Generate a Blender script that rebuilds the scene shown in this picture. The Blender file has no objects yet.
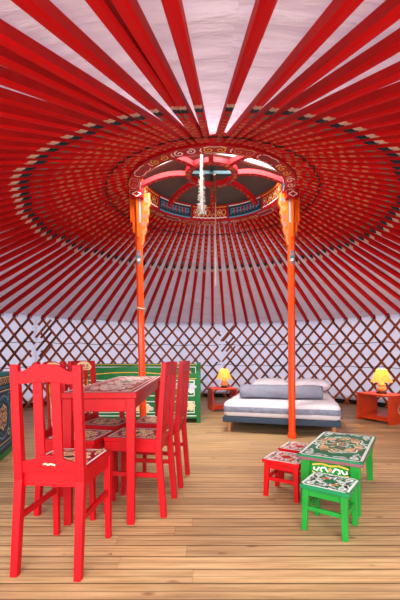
import bpy, math, random
from math import sin, cos, pi, radians, degrees, hypot, atan2, sqrt, exp
from mathutils import Vector, Matrix, noise

random.seed(7)
S = bpy.context.scene
COL = S.collection
CX, CY = 0.13, 3.994          # centre of the round tent
R = 3.85                     # wall radius
EYE = 0.92


def Z0(r):                    # underside of the roof poles
    return 2.766 - 0.4 * (r - 0.909)


# ------------------------------------------------------------------ materials
def lin(c):
    return tuple(((v / 255) / 12.92 if v / 255 <= 0.04045 else ((v / 255 + 0.055) / 1.055) ** 2.4) for v in c) + (1.0,)


class NT:
    def __init__(self, name):
        self.m = bpy.data.materials.new(name)
        self.m.use_nodes = True
        self.t = self.m.node_tree
        self.n = self.t.nodes
        self.bsdf = self.n['Principled BSDF']

    def add(self, typ, **kw):
        n = self.n.new(typ)
        for k, v in kw.items():
            setattr(n, k, v)
        return n

    def link(self, a, b):
        self.t.links.new(a, b)

    def val(self, sock, v):
        if hasattr(v, 'links') or hasattr(v, 'is_linked'):
            self.link(v, sock)
        else:
            sock.default_value = v

    def math(self, op, a, b=0.0, c=None):
        n = self.add('ShaderNodeMath', operation=op)
        self.val(n.inputs[0], a)
        self.val(n.inputs[1], b)
        if c is not None:
            self.val(n.inputs[2], c)
        return n.outputs[0]

    def mix(self, f, a, b):
        n = self.add('ShaderNodeMix', data_type='RGBA')
        self.val(n.inputs[0], f)
        self.val(n.inputs[6], a)
        self.val(n.inputs[7], b)
        return n.outputs[2]

    def coords(self, kind='Object'):
        return self.add('ShaderNodeTexCoord').outputs[kind]

    def mapping(self, vec, scale=(1, 1, 1), loc=(0, 0, 0), rot=(0, 0, 0)):
        n = self.add('ShaderNodeMapping')
        self.link(vec, n.inputs[0])
        n.inputs[1].default_value = loc
        n.inputs[2].default_value = rot
        n.inputs[3].default_value = scale
        return n.outputs[0]

    def noise(self, vec, scale=5, detail=3, rough=0.5):
        n = self.add('ShaderNodeTexNoise')
        self.link(vec, n.inputs['Vector'])
        n.inputs['Scale'].default_value = scale
        n.inputs['Detail'].default_value = detail
        n.inputs['Roughness'].default_value = rough
        return n.outputs[0]

    def ramp(self, f, stops, interp='LINEAR'):
        n = self.add('ShaderNodeValToRGB')
        self.link(f, n.inputs[0])
        e = n.color_ramp.elements
        n.color_ramp.interpolation = interp
        while len(e) < len(stops):
            e.new(0.5)
        for el, (p, c) in zip(e, stops):
            el.position = p
            el.color = c
        return n.outputs[0]

    def bump(self, h, strength=0.3, dist=0.01):
        n = self.add('ShaderNodeBump')
        n.inputs['Strength'].default_value = strength
        n.inputs['Distance'].default_value = dist
        self.link(h, n.inputs['Height'])
        self.link(n.outputs[0], self.bsdf.inputs['Normal'])


def paint(name, rgb, rough=0.4, var=0.12, coat=0.0, scale=9.0, metallic=0.0, wear=None, bump=0.0, spec=0.3):
    a = NT(name)
    c = lin(rgb)
    v = a.coords()
    nz = a.noise(v, scale, 4)
    d = tuple(x * (1 - var) for x in c[:3]) + (1,)
    b = tuple(min(1, x * (1 + var)) for x in c[:3]) + (1,)
    col = a.ramp(nz, [(0.3, d), (0.7, b)])
    if wear:
        w = a.noise(v, 55, 2, 0.6)
        col = a.mix(a.ramp(w, [(0.70, (0, 0, 0, 1)), (0.74, (1, 1, 1, 1))]), col, lin(wear))
    a.link(col, a.bsdf.inputs['Base Color'])
    a.bsdf.inputs['Roughness'].default_value = rough
    a.bsdf.inputs['Metallic'].default_value = metallic
    a.bsdf.inputs['Coat Weight'].default_value = coat
    a.bsdf.inputs['Specular IOR Level'].default_value = spec
    if bump:
        a.bump(nz, bump, 0.004)
    return a.m


def wood(name, rgb1, rgb2, rough=0.55, scale=(40, 40, 4)):
    a = NT(name)
    v = a.mapping(a.coords(), scale)
    nz = a.noise(v, 1.0, 5, 0.6)
    a.link(a.ramp(nz, [(0.3, lin(rgb1)), (0.7, lin(rgb2))]), a.bsdf.inputs['Base Color'])
    a.bsdf.inputs['Roughness'].default_value = rough
    a.bump(nz, 0.15, 0.002)
    return a.m


def cloth(name, rgb, var=0.06, translucent=0.0, fine=180.0, fold=9.0, bump=0.25, rough=0.9):
    a = NT(name)
    v = a.coords()
    nz = a.noise(v, fold, 4, 0.6)
    fn = a.noise(v, fine, 2)
    c = lin(rgb)
    a.link(a.ramp(nz, [(0.25, tuple(x * (1 - var) for x in c[:3]) + (1,)), (0.75, tuple(min(1, x * (1 + var)) for x in c[:3]) + (1,))]),
           a.bsdf.inputs['Base Color'])
    a.bsdf.inputs['Roughness'].default_value = rough
    h = a.math('ADD', a.math('MULTIPLY', nz, 1.0), a.math('MULTIPLY', fn, 0.06))
    a.bump(h, bump, 0.02)
    if translucent:
        tr = a.add('ShaderNodeBsdfTranslucent')
        tr.inputs[0].default_value = c
        mx = a.add('ShaderNodeMixShader')
        mx.inputs[0].default_value = translucent
        a.link(a.bsdf.outputs[0], mx.inputs[1])
        a.link(tr.outputs[0], mx.inputs[2])
        a.link(mx.outputs[0], a.n['Material Output'].inputs[0])
    return a.m


M = {}
M['red'] = paint('red gloss paint', (176, 4, 16), 0.45, 0.08, 0.0, spec=0.25)
M['red_dark'] = paint('crimson field paint', (158, 6, 24), 0.4, 0.08, 0.15)
M['stool_red'] = paint('stool red paint', (190, 4, 10), 0.45, 0.08, 0.0, spec=0.25)
M['green'] = paint('bright green paint', (22, 130, 42), 0.4, 0.1, 0.1)
M['green_top'] = paint('emerald top paint', (14, 116, 70), 0.4, 0.1, 0.1)
M['green_dark'] = paint('deep green paint', (10, 108, 48), 0.45, 0.12, 0.1)
M['navy'] = paint('navy paint', (20, 28, 72), 0.45, 0.15)
M['white'] = paint('white paint', (246, 240, 232), 0.5, 0.05)
M['mint'] = paint('pale mint paint', (226, 240, 230), 0.5, 0.05)
M['cream'] = paint('cream paint', (236, 208, 158), 0.5, 0.06)
M['yellow'] = paint('yellow paint', (226, 176, 70), 0.5, 0.06)
M['peach'] = paint('peach paint', (222, 140, 100), 0.5, 0.06)
M['pink'] = paint('pink paint', (206, 96, 110), 0.5, 0.06)
M['teal'] = paint('teal paint', (40, 120, 130), 0.5, 0.1)
M['teal_dark'] = paint('dark teal paint', (26, 60, 70), 0.5, 0.1)
M['sky'] = paint('light blue paint', (110, 170, 205), 0.5, 0.08)
M['black'] = paint('black paint', (22, 18, 20), 0.5, 0.1)
M['plum'] = paint('plum edge paint', (128, 78, 84), 0.5, 0.15)
M['orange'] = paint('orange red lacquer', (236, 72, 12), 0.4, 0.1, 0.15)
M['orange_lt'] = paint('light orange lacquer', (232, 98, 14), 0.4, 0.1, 0.15)
M['orange_wood'] = paint('orange stained wood', (205, 62, 22), 0.42, 0.16, 0.1)
M['lattice'] = wood('brown lath wood', (140, 66, 34), (186, 98, 52), 0.6)
M['lattice_dark'] = wood('dark lath wood', (92, 44, 26), (140, 72, 42), 0.6)
M['rope_dark'] = paint('dark rope', (38, 28, 26), 0.9, 0.3)
M['rope_pale'] = paint('pale cord', (205, 190, 170), 0.9, 0.15)
M['hair'] = paint('white horsehair', (158, 152, 146), 0.9, 0.1)
M['leather'] = paint('brown leather strap', (120, 72, 52), 0.7, 0.2)
M['felt'] = cloth('dark brown felt', (92, 74, 68), 0.2, 0.0, 120, 4, 0.5)
M['skirt'] = cloth('black felt skirt', (26, 24, 26), 0.2, 0.0, 120, 6, 0.3)
M['sheet'] = cloth('white bed sheet', (216, 210, 216), 0.04, 0, 200, 7, 0.35)
M['grey_band'] = cloth('grey mattress side', (128, 134, 152), 0.25, 0, 150, 16, 0.5)
M['duvet'] = cloth('grey duvet', (132, 134, 148), 0.08, 0, 150, 14, 0.8)
M['duvet_shade'] = cloth('duvet fold shade', (70, 66, 76), 0.1, 0, 150, 14, 0.3)  # darker copy of the duvet grey, for painted shade between its folds
M['pillow'] = cloth('white pillow cotton', (226, 220, 228), 0.04, 0, 200, 10, 0.4)
M['bed_frame'] = cloth('slate bed base cloth', (52, 66, 84), 0.12, 0, 160, 12, 0.2)
M['bed_leg'] = wood('pale beech', (176, 116, 80), (206, 146, 104))
M['ceramic'] = paint('honey glazed ceramic', (222, 172, 96), 0.2, 0.1, 0.4)
M['lamp_foot'] = paint('dark lamp foot', (62, 26, 18), 0.35, 0.1, 0.2)
M['cushion'] = cloth('grey white cushion', (196, 200, 206), 0.1, 0, 160, 9, 0.4)
M['eye_blue'] = paint('turquoise paint', (30, 150, 180), 0.5, 0.1)

# lit shade: fabric that lets the bulb's light through and glows a little itself
a = NT('lit lamp shade')
a.bsdf.inputs['Base Color'].default_value = lin((250, 214, 150))
a.bsdf.inputs['Roughness'].default_value = 0.9
a.bsdf.inputs['Emission Color'].default_value = lin((255, 186, 92))
a.bsdf.inputs['Emission Strength'].default_value = 0.55
tr = a.add('ShaderNodeBsdfTranslucent'); tr.inputs[0].default_value = lin((255, 205, 120))
mx = a.add('ShaderNodeMixShader'); mx.inputs[0].default_value = 0.6
a.link(a.bsdf.outputs[0], mx.inputs[1]); a.link(tr.outputs[0], mx.inputs[2])
a.link(mx.outputs[0], a.n['Material Output'].inputs[0])
M['shade'] = a.m
a = NT('lit bulb')
a.bsdf.inputs['Emission Color'].default_value = lin((255, 214, 150))
a.bsdf.inputs['Emission Strength'].default_value = 8.0
M['bulb'] = a.m

# floor boards: across the view, two grooves to a board
a = NT('pine decking')
v = a.coords()
sp = a.add('ShaderNodeSeparateXYZ'); a.link(v, sp.inputs[0])
W = 0.096
yb = a.math('DIVIDE', sp.outputs[1], W)
row = a.math('FLOOR', yb)
fr = a.math('FRACT', yb)
wn = a.add('ShaderNodeTexWhiteNoise', noise_dimensions='1D'); a.link(row, wn.inputs['W'])
xo = a.math('ADD', a.math('DIVIDE', sp.outputs[0], 2.4), a.math('MULTIPLY', wn.outputs[0], 7.3))
xrow = a.math('FLOOR', xo)
wn2 = a.add('ShaderNodeTexWhiteNoise', noise_dimensions='2D')
cb = a.add('ShaderNodeCombineXYZ'); a.link(row, cb.inputs[0]); a.link(xrow, cb.inputs[1]); a.link(cb.outputs[0], wn2.inputs['Vector'])
gv = a.add('ShaderNodeCombineXYZ')
a.link(a.math('ADD', a.math('MULTIPLY', sp.outputs[0], 2.2), a.math('MULTIPLY', wn2.outputs[0], 31.0)), gv.inputs[0])
a.link(a.math('MULTIPLY', sp.outputs[1], 46.0), gv.inputs[1])
grain = a.noise(gv.outputs[0], 1.0, 5, 0.62)
c1 = a.ramp(grain, [(0.25, lin((136, 104, 70))), (0.5, lin((186, 152, 108))), (0.78, lin((214, 184, 138)))])
tint = a.ramp(wn2.outputs[0], [(0.0, (0.74, 0.70, 0.66, 1)), (0.5, (0.95, 0.93, 0.9, 1)), (1.0, (1.12, 1.08, 1.02, 1))])
mm = a.add('ShaderNodeMix', data_type='RGBA', blend_type='MULTIPLY'); mm.inputs[0].default_value = 1
a.link(c1, mm.inputs[6]); a.link(tint, mm.inputs[7])
kv = a.mapping(v, (3.4, 9.0, 1))
vo = a.add('ShaderNodeTexVoronoi'); a.link(kv, vo.inputs['Vector']); vo.inputs['Scale'].default_value = 1.0
kn = a.ramp(vo.outputs['Distance'], [(0.05, (1, 1, 1, 1)), (0.13, (0, 0, 0, 1))])
sel = a.math('GREATER_THAN', a.noise(a.mapping(v, (1.7, 3.1, 1)), 1.6, 1), 0.5)
col = a.mix(a.math('MULTIPLY', a.math('MULTIPLY', kn, sel), 0.75), mm.outputs[2], lin((92, 50, 28)))
sm = a.noise(a.mapping(v, (0.9, 1.6, 1)), 1.0, 3)
col2 = a.mix(a.ramp(sm, [(0.42, (0, 0, 0, 1)), (0.75, (0.35, 0.35, 0.35, 1))]), col, lin((164, 134, 104)))
edge = a.math('ABSOLUTE', a.math('SUBTRACT', fr, 0.5))
g1 = a.math('GREATER_THAN', edge, 0.455)
g2 = a.math('LESS_THAN', edge, 0.03)
xfr = a.math('FRACT', xo)
g3 = a.math('LESS_THAN', xfr, 0.0016)
gr = a.math('MAXIMUM', a.math('MAXIMUM', g1, a.math('MULTIPLY', g2, 0.6)), a.math('MULTIPLY', g3, 0.35))
fin = a.mix(a.math('MULTIPLY', gr, 0.72), col2, lin((58, 34, 20)))
a.link(fin, a.bsdf.inputs['Base Color'])
a.bsdf.inputs['Roughness'].default_value = 0.5
a.bump(a.math('SUBTRACT', a.math('MULTIPLY', grain, 0.25), gr), 0.5, 0.003)
M['floor'] = a.m


def canvas(name, rgb, trans):
    """tent lining: pleats running round the tent, gathered between the poles"""
    a = NT(name)
    v = a.coords()
    sp = a.add('ShaderNodeSeparateXYZ'); a.link(v, sp.inputs[0])
    ln = a.math('SQRT', a.math('ADD', a.math('POWER', a.math('ABSOLUTE', sp.outputs[0]), 2), a.math('POWER', a.math('ABSOLUTE', sp.outputs[1]), 2)))
    an = a.math('ARCTAN2', sp.outputs[0], sp.outputs[1])
    cb = a.add('ShaderNodeCombineXYZ')
    a.link(a.math('MULTIPLY', ln, 8.0), cb.inputs[0]); a.link(a.math('MULTIPLY', an, 3.5), cb.inputs[1]); a.link(a.math('MULTIPLY', sp.outputs[2], 5.0), cb.inputs[2])
    n1 = a.noise(cb.outputs[0], 1.0, 4, 0.55)
    n2 = a.noise(v, 120, 2)
    c = lin(rgb)
    a.link(a.ramp(n1, [(0.3, tuple(x * 0.86 for x in c[:3]) + (1,)), (0.7, c)]), a.bsdf.inputs['Base Color'])
    a.bsdf.inputs['Roughness'].default_value = 0.95
    a.bump(a.math('ADD', n1, a.math('MULTIPLY', n2, 0.03)), 1.0, 0.09)
    tr = a.add('ShaderNodeBsdfTranslucent'); tr.inputs[0].default_value = c
    mx = a.add('ShaderNodeMixShader'); mx.inputs[0].default_value = trans
    a.link(a.bsdf.outputs[0], mx.inputs[1]); a.link(tr.outputs[0], mx.inputs[2])
    a.link(mx.outputs[0], a.n['Material Output'].inputs[0])
    return a.m


M['roof'] = canvas('roof canvas', (224, 213, 222), 0.30)
M['lining'] = canvas('wall canvas', (232, 230, 240), 0.48)

# roof pole paint: the painted stretch by the crown begins with a cream tip and a dark teal band
a = NT('painted roof pole')
v = a.coords()
sp = a.add('ShaderNodeSeparateXYZ'); a.link(v, sp.inputs[0])
r_ = sp.outputs[1]
ax = a.math('ABSOLUTE', sp.outputs[0])
oi = a.add('ShaderNodeObjectInfo')
jit = a.math('MULTIPLY', a.math('SUBTRACT', oi.outputs['Random'], 0.5), 0.05)
rr = a.math('ADD', a.math('ADD', r_, jit), a.math('MULTIPLY', ax, 1.2))
red = lin((190, 2, 4)); red2 = lin((212, 4, 6))
red_c = a.mix(oi.outputs['Random'], red, red2)
t = a.math('DIVIDE', rr, 4.0)
K = lambda x: x / 4.0
R_ = (0, 0, 0, 1)
mask_cream = a.ramp(t, [(0, R_), (K(1.925), (1, 1, 1, 1)), (K(1.985), R_)], 'CONSTANT')
mask_teal = a.ramp(t, [(0, R_), (K(1.855), (1, 1, 1, 1)), (K(1.925), R_)], 'CONSTANT')
mask_dot = a.ramp(t, [(0, R_), (K(1.745), (1, 1, 1, 1)), (K(1.80), R_)], 'CONSTANT')
dotx = a.math('LESS_THAN', ax, 0.013)
pat_on = a.math('LESS_THAN', rr, 1.68)
wv = a.math('SINE', a.math('ADD', a.math('ADD', a.math('MULTIPLY', r_, 74.0), a.math('MULTIPLY', oi.outputs['Random'], 40.0)), a.math('MULTIPLY', a.noise(v, 14, 2), 5.0)))
n3 = a.noise(a.mapping(v, (70, 34, 1)), 1.0, 3, 0.6)
motif = a.math('MULTIPLY', a.math('GREATER_THAN', a.math('ADD', wv, a.math('MULTIPLY', a.math('SUBTRACT', n3, 0.5), 5.0)), 0.25), a.math('LESS_THAN', ax, 0.018))
mcol = a.ramp(a.noise(a.mapping(v, (30, 9, 1)), 1.0, 2), [(0.0, lin((70, 110, 100))), (0.45, lin((206, 140, 96))), (0.6, lin((214, 178, 148)))], 'CONSTANT')
band = a.math('GREATER_THAN', a.noise(a.mapping(v, (5, 9, 1)), 1.0, 1), 0.60)
mcol = a.mix(band, mcol, lin((44, 62, 74)))
c = a.mix(a.math('MULTIPLY', a.math('MULTIPLY', motif, pat_on), 0.66), red_c, mcol)
c = a.mix(a.math('MULTIPLY', mask_dot, dotx), c, lin((92, 110, 96)))
c = a.mix(mask_teal, c, lin((24, 44, 54)))
c = a.mix(mask_cream, c, lin((208, 170, 150)))
a.link(c, a.bsdf.inputs['Base Color'])
a.bsdf.inputs['Roughness'].default_value = 0.6
a.bsdf.inputs['Specular IOR Level'].default_value = 0.15
M['pole'] = a.m
M['pole_side'] = paint('roof pole side', (176, 10, 6), 0.6, 0.25, 0.0, 4, spec=0.15)


# ------------------------------------------------------------------ mesh builder
class MB:
    def __init__(self):
        self.v, self.f, self.mi = [], [], []

    def face(self, idx, m=0):
        self.f.append(tuple(idx)); self.mi.append(m)

    def add(self, vs, fs, m=0):
        b = len(self.v)
        self.v += [tuple(p) for p in vs]
        for f in fs:
            self.face([b + i for i in f], m)

    def hexa(self, lo, hi, m=0):
        """two quads (4 points each, same winding seen from above) joined to a box"""
        self.add(list(lo) + list(hi), [(3, 2, 1, 0), (4, 5, 6, 7), (0, 1, 5, 4), (1, 2, 6, 5), (2, 3, 7, 6), (3, 0, 4, 7)], m)

    def box(self, x0, x1, y0, y1, z0, z1, m=0):
        q = lambda z: [(x0, y0, z), (x1, y0, z), (x1, y1, z), (x0, y1, z)]
        self.hexa(q(z0), q(z1), m)

    def beam(self, p0, p1, w0, d0, w1=None, d1=None, side=(1, 0, 0), m=0):
        p0, p1 = Vector(p0), Vector(p1)
        w1 = w0 if w1 is None else w1
        d1 = d0 if d1 is None else d1
        ax = (p1 - p0).normalized()
        s = Vector(side); s = (s - ax * s.dot(ax)).normalized()
        u = ax.cross(s)
        q = lambda p, w, d: [p - s * w / 2 - u * d / 2, p + s * w / 2 - u * d / 2, p + s * w / 2 + u * d / 2, p - s * w / 2 + u * d / 2]
        self.hexa(q(p0, w0, d0), q(p1, w1, d1), m)

    def prism(self, poly, mp, t0, t1, m=0):
        """polygon in 2-D, mp(u, v, t) -> point, from t0 to t1"""
        n = len(poly)
        vs = [mp(u, v, t0) for u, v in poly] + [mp(u, v, t1) for u, v in poly]
        fs = [tuple(range(n))[::-1], tuple(range(n, 2 * n))] + [(i, (i + 1) % n, n + (i + 1) % n, n + i) for i in range(n)]
        self.add(vs, fs, m)

    def strip_prism(self, top, bot, mp, t0, t1, m=0):
        """band between two polylines of equal length, extruded t0..t1 (quads only)"""
        n = len(top)
        vs = [mp(*p, t0) for p in top] + [mp(*p, t0) for p in bot] + [mp(*p, t1) for p in top] + [mp(*p, t1) for p in bot]
        A, B, C_, D = 0, n, 2 * n, 3 * n
        fs = []
        for i in range(n - 1):
            fs += [(A + i, A + i + 1, B + i + 1, B + i), (C_ + i + 1, C_ + i, D + i, D + i + 1),
                   (A + i + 1, A + i, C_ + i, C_ + i + 1), (B + i, B + i + 1, D + i + 1, D + i)]
        fs += [(A, B, D, C_), (B + n - 1, A + n - 1, C_ + n - 1, D + n - 1)]
        self.add(vs, fs, m)

    def lathe(self, prof, c=(0, 0, 0), n=20, m=0, cap=True):
        b = len(self.v)
        for r, z in prof:
            for k in range(n):
                t = 2 * pi * k / n
                self.v.append((c[0] + r * cos(t), c[1] + r * sin(t), c[2] + z))
        for i in range(len(prof) - 1):
            for k in range(n):
                k2 = (k + 1) % n
                self.face((b + i * n + k, b + i * n + k2, b + (i + 1) * n + k2, b + (i + 1) * n + k), m)
        if cap:
            self.face([b + k for k in range(n)][::-1], m)
            e = b + (len(prof) - 1) * n
            self.face([e + k for k in range(n)], m)

    def tube(self, pts, r, n=8, m=0, closed=False):
        b = len(self.v)
        pts = [Vector(p) for p in pts]
        N = len(pts)
        for i, p in enumerate(pts):
            d = (pts[(i + 1) % N] - pts[i - 1]) if closed else (pts[min(i + 1, N - 1)] - pts[max(i - 1, 0)])
            d.normalize()
            s = d.cross(Vector((0, 0, 1)))
            if s.length < 1e-3:
                s = Vector((1, 0, 0))
            s.normalize(); u = s.cross(d)
            rad = r(i / max(1, N - 1)) if callable(r) else r
            for k in range(n):
                t = 2 * pi * k / n
                self.v.append(tuple(p + s * rad * cos(t) + u * rad * sin(t)))
        for i in range(N if closed else N - 1):
            j = (i + 1) % N
            for k in range(n):
                k2 = (k + 1) % n
                self.face((b + i * n + k, b + i * n + k2, b + j * n + k2, b + j * n + k), m)
        if not closed:
            self.face([b + k for k in range(n)], m)
            self.face([b + (N - 1) * n + k for k in range(n)][::-1], m)

    def ribbon(self, pts, w, mp, m):
        """painted stroke: flat band along a 2-D polyline"""
        b = len(self.v)
        N = len(pts)
        for i, (x, y) in enumerate(pts):
            x0, y0 = pts[max(i - 1, 0)]; x1, y1 = pts[min(i + 1, N - 1)]
            dx, dy = x1 - x0, y1 - y0
            L = hypot(dx, dy) or 1
            ww = w(i / (N - 1)) if callable(w) else w
            nx, ny = -dy / L * ww / 2, dx / L * ww / 2
            self.v.append(tuple(mp(x + nx, y + ny))); self.v.append(tuple(mp(x - nx, y - ny)))
        for i in range(N - 1):
            self.face((b + 2 * i, b + 2 * i + 1, b + 2 * i + 3, b + 2 * i + 2), m)

    def blot(self, poly, mp, m):
        self.add([mp(x, y) for x, y in poly], [tuple(range(len(poly)))], m)

    def build(self, name, mats, parent=None, bevel=0.0, smooth=False, loc=None, rot=0.0):
        me = bpy.data.meshes.new(name)
        me.from_pydata(self.v, [], self.f)
        for mt in (mats if isinstance(mats, (list, tuple)) else [mats]):
            me.materials.append(M[mt])
        me.polygons.foreach_set('material_index', self.mi)
        if smooth:
            me.polygons.foreach_set('use_smooth', [True] * len(self.f))
        me.update()
        o = bpy.data.objects.new(name, me)
        COL.objects.link(o)
        if bevel:
            md = o.modifiers.new('soft edges', 'BEVEL')
            md.width = bevel; md.segments = 2; md.limit_method = 'ANGLE'; md.angle_limit = radians(50)
        if parent:
            o.parent = parent
        if loc is not None:
            o.location = loc
        o.rotation_euler.z = rot
        return o


def tag(o, label=None, cat=None, group=None, kind=None):
    if label: o['label'] = label
    if cat: o['category'] = cat
    if group: o['group'] = group
    if kind: o['kind'] = kind
    return o


def thing(name, label, cat, loc=(0, 0, 0), rot=0.0, group=None):
    o = bpy.data.objects.new(name, None)
    COL.objects.link(o)
    o.empty_display_size = 0.1
    o.location = loc
    o.rotation_euler.z = rot
    return tag(o, label, cat, group)


def dup(root, loc, rot, label, group=None):
    c = root.copy(); COL.objects.link(c)
    c.location = loc; c.rotation_euler.z = rot
    c['label'] = label
    if group: c['group'] = group
    for ch in root.children:
        d = ch.copy(); COL.objects.link(d); d.parent = c
        for g in ch.children:
            e = g.copy(); COL.objects.link(e); e.parent = d
    return c


# ------------------------------------------------------------------ painted ornament
def spiral(cx, cy, r, turns, a0, ccw=1, n=22, r0=0.12):
    return [(cx + r * (r0 + (1 - r0) * t) * cos(a0 + ccw * 2 * pi * turns * (1 - t)), cy + r * (r0 + (1 - r0) * t) * sin(a0 + ccw * 2 * pi * turns * (1 - t)))
            for t in [i / n for i in range(n + 1)]]


def ellipse(cx, cy, a, b, n=36, lobes=0, amp=0.0, ph=0.0):
    return [(cx + a * (1 + amp * cos(lobes * t + ph)) * cos(t), cy + b * (1 + amp * cos(lobes * t + ph)) * sin(t)) for t in [2 * pi * i / n for i in range(n + 1)]]


def rect_line(mb, a, b, w, mp, m):
    for p, q in (((-a, -b), (a, -b)), ((a, -b), (a, b)), ((a, b), (-a, b)), ((-a, b), (-a, -b))):
        d = w / 2
        L = hypot(q[0] - p[0], q[1] - p[1]); ux, uy = (q[0] - p[0]) / L * d, (q[1] - p[1]) / L * d
        mb.ribbon([(p[0] - ux, p[1] - uy), (q[0] + ux, q[1] + uy)], w, mp, m)


def corner_scrolls(mb, a, b, s, w, mp, m, m2=None):
    """three volutes in each corner of a 2a x 2b field"""
    for sx in (-1, 1):
        for sy in (-1, 1):
            g = lambda x, y: mp(sx * x, sy * y)
            mb.ribbon(spiral(a - s * 0.55, b - s * 0.55, s * 0.42, 1.3, pi * 1.25), w, g, m)
            mb.ribbon(spiral(a - s * 1.45, b - s * 0.42, s * 0.36, 1.2, 0.2), w, g, m)
            mb.ribbon(spiral(a - s * 0.42, b - s * 1.45, s * 0.36, 1.2, pi / 2 - 0.2, -1), w, g, m)
            mb.ribbon([(a - s * 2.3, b - s * 0.25), (a - s * 1.9, b - s * 0.5), (a - s * 1.1, b - s * 0.1)], w * 0.8, g, m2 or m)
            mb.ribbon([(a - s * 0.25, b - s * 2.3), (a - s * 0.5, b - s * 1.9), (a - s * 0.1, b - s * 1.1)], w * 0.8, g, m2 or m)


def medallion(mb, a, b, w, mp, m1, m2, m3):
    """scalloped rosette with interlaced loops"""
    mb.ribbon(ellipse(0, 0, a * 0.84, b * 0.84, 64, 8, 0.13), w, mp, m1)
    mb.ribbon(ellipse(0, 0, a * 0.62, b * 0.62, 56, 8, 0.16, pi), w, mp, m2)
    for k in range(8):
        t = 2 * pi * k / 8 + pi / 8
        mb.ribbon(spiral(a * 0.74 * cos(t), b * 0.74 * sin(t), min(a, b) * 0.17, 1.1, t), w * 0.8, mp, (m3, m1)[k % 2])
    mb.ribbon(ellipse(a * 0.16, 0, a * 0.3, b * 0.3, 30), w, mp, m1)
    mb.ribbon(ellipse(-a * 0.16, 0, a * 0.3, b * 0.3, 30), w, mp, m2)
    mb.ribbon([(-a * 0.42, -b * 0.16), (-a * 0.1, b * 0.12), (a * 0.1, -b * 0.12), (a * 0.42, b * 0.16)], w * 1.1, mp, m3)


# ------------------------------------------------------------------ setting
mb = MB()
N = 72
mb.add([(CX + 4.45 * cos(2 * pi * k / N), CY + 4.45 * sin(2 * pi * k / N), 0) for k in range(N)] +
       [(CX + 4.45 * cos(2 * pi * k / N), CY + 4.45 * sin(2 * pi * k / N), -0.12) for k in range(N)],
       [tuple(range(N)), tuple(range(N, 2 * N))[::-1]] + [(k, N + k, N + (k + 1) % N, (k + 1) % N) for k in range(N)][::1])
fl = mb.build('floor', 'floor')
tag(fl, 'tan pine boards laid crosswise over the whole floor', 'floor', kind='structure')

# pole bearings: measured one by one overhead, evenly spaced round the rest (bearing 0 = far side, clockwise positive to the right)
near = [-31.4, -27.6, -24.5, -20.7, -17.9, -15.7, -11.8, -8.3, -6.9, -4.2, 1.36, 6.07, 9.15, 12.2, 15.9, 19.4, 23.25]
STEP = (360 - (23.25 + 31.4)) / 81.0
rest = [156.75 - STEP * i for i in range(1, 81)]
PHASE = 156.75

mb = MB()
rs = [0.88 + (3.95 - 0.88) * i / 110 for i in range(111)]
NA = 186


def roof_z(r, ang):
    return Z0(r) + 0.078


for r in rs:
    for k in range(NA):
        t = 2 * pi * k / NA
        sag = 0.034 * noise.noise(Vector((r * 14, cos(t) * 7, sin(t) * 7))) + 0.006 * noise.noise(Vector((r * 40, cos(t) * 9, sin(t) * 9)))
        mb.v.append((r * sin(t), r * cos(t), roof_z(r, t) + sag))
for i in range(110):
    for k in range(NA):
        mb.face((i * NA + k, i * NA + (k + 1) % NA, (i + 1) * NA + (k + 1) % NA, (i + 1) * NA + k))
o = mb.build('ceiling', 'roof', smooth=True, loc=(CX, CY, 0))
md = o.modifiers.new('thickness', 'SOLIDIFY'); md.thickness = 0.012; md.offset = 1
tag(o, 'white pleated canvas roof lining above the red poles', 'tent lining', kind='structure')


def wall_sector(name, a0, a1, label):
    mb = MB()
    n = max(2, int((a1 - a0) / 1.5))
    zs = [0.09, 0.2, 0.4, 0.7, 1.0, 1.3, 1.5, 1.67]
    for z in zs:
        for k in range(n + 1):
            t = radians(a0 + (a1 - a0) * k / n)
            rr = R + 0.055 + 0.010 * noise.noise(Vector((t * 30, z * 4, 3)))
            mb.v.append((rr * sin(t), rr * cos(t), z))
    for i in range(len(zs) - 1):
        for k in range(n):
            b = i * (n + 1) + k
            mb.face((b, b + n + 1, b + n + 2, b + 1))
    w = mb.build(name, 'lining', smooth=True, loc=(CX, CY, 0))
    md = w.modifiers.new('thickness', 'SOLIDIFY'); md.thickness = 0.01; md.offset = -1
    tag(w, label, 'tent wall', kind='structure')
    mb = MB()
    for z in (0.0, 0.13):
        for k in range(n + 1):
            t = radians(a0 + (a1 - a0) * k / n)
            mb.v.append(((R + 0.085) * sin(t), (R + 0.085) * cos(t), z))
    for k in range(n):
        mb.face((k, k + n + 1, k + n + 2, k + 1))
    s = mb.build('baseboard_' + name.split('_')[1], 'skirt', loc=(CX, CY, 0))
    md = s.modifiers.new('thickness', 'SOLIDIFY'); md.thickness = 0.012; md.offset = -1
    tag(s, 'black felt strip along the foot of the ' + name.split('_')[1] + ' tent wall', 'tent wall', kind='structure')


wall_sector('wall_left', -146, -52, 'pale lilac canvas behind the lattice at the left of the tent')
wall_sector('wall_back', -52, 62, 'pale lilac canvas behind the lattice along the back')
wall_sector('wall_right', 62, 146, 'pale lilac canvas behind the lattice at the right of the tent')

# ------------------------------------------------------------------ lattice wall
HT = 1.585
SWEEP = 5.25 * STEP


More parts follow.
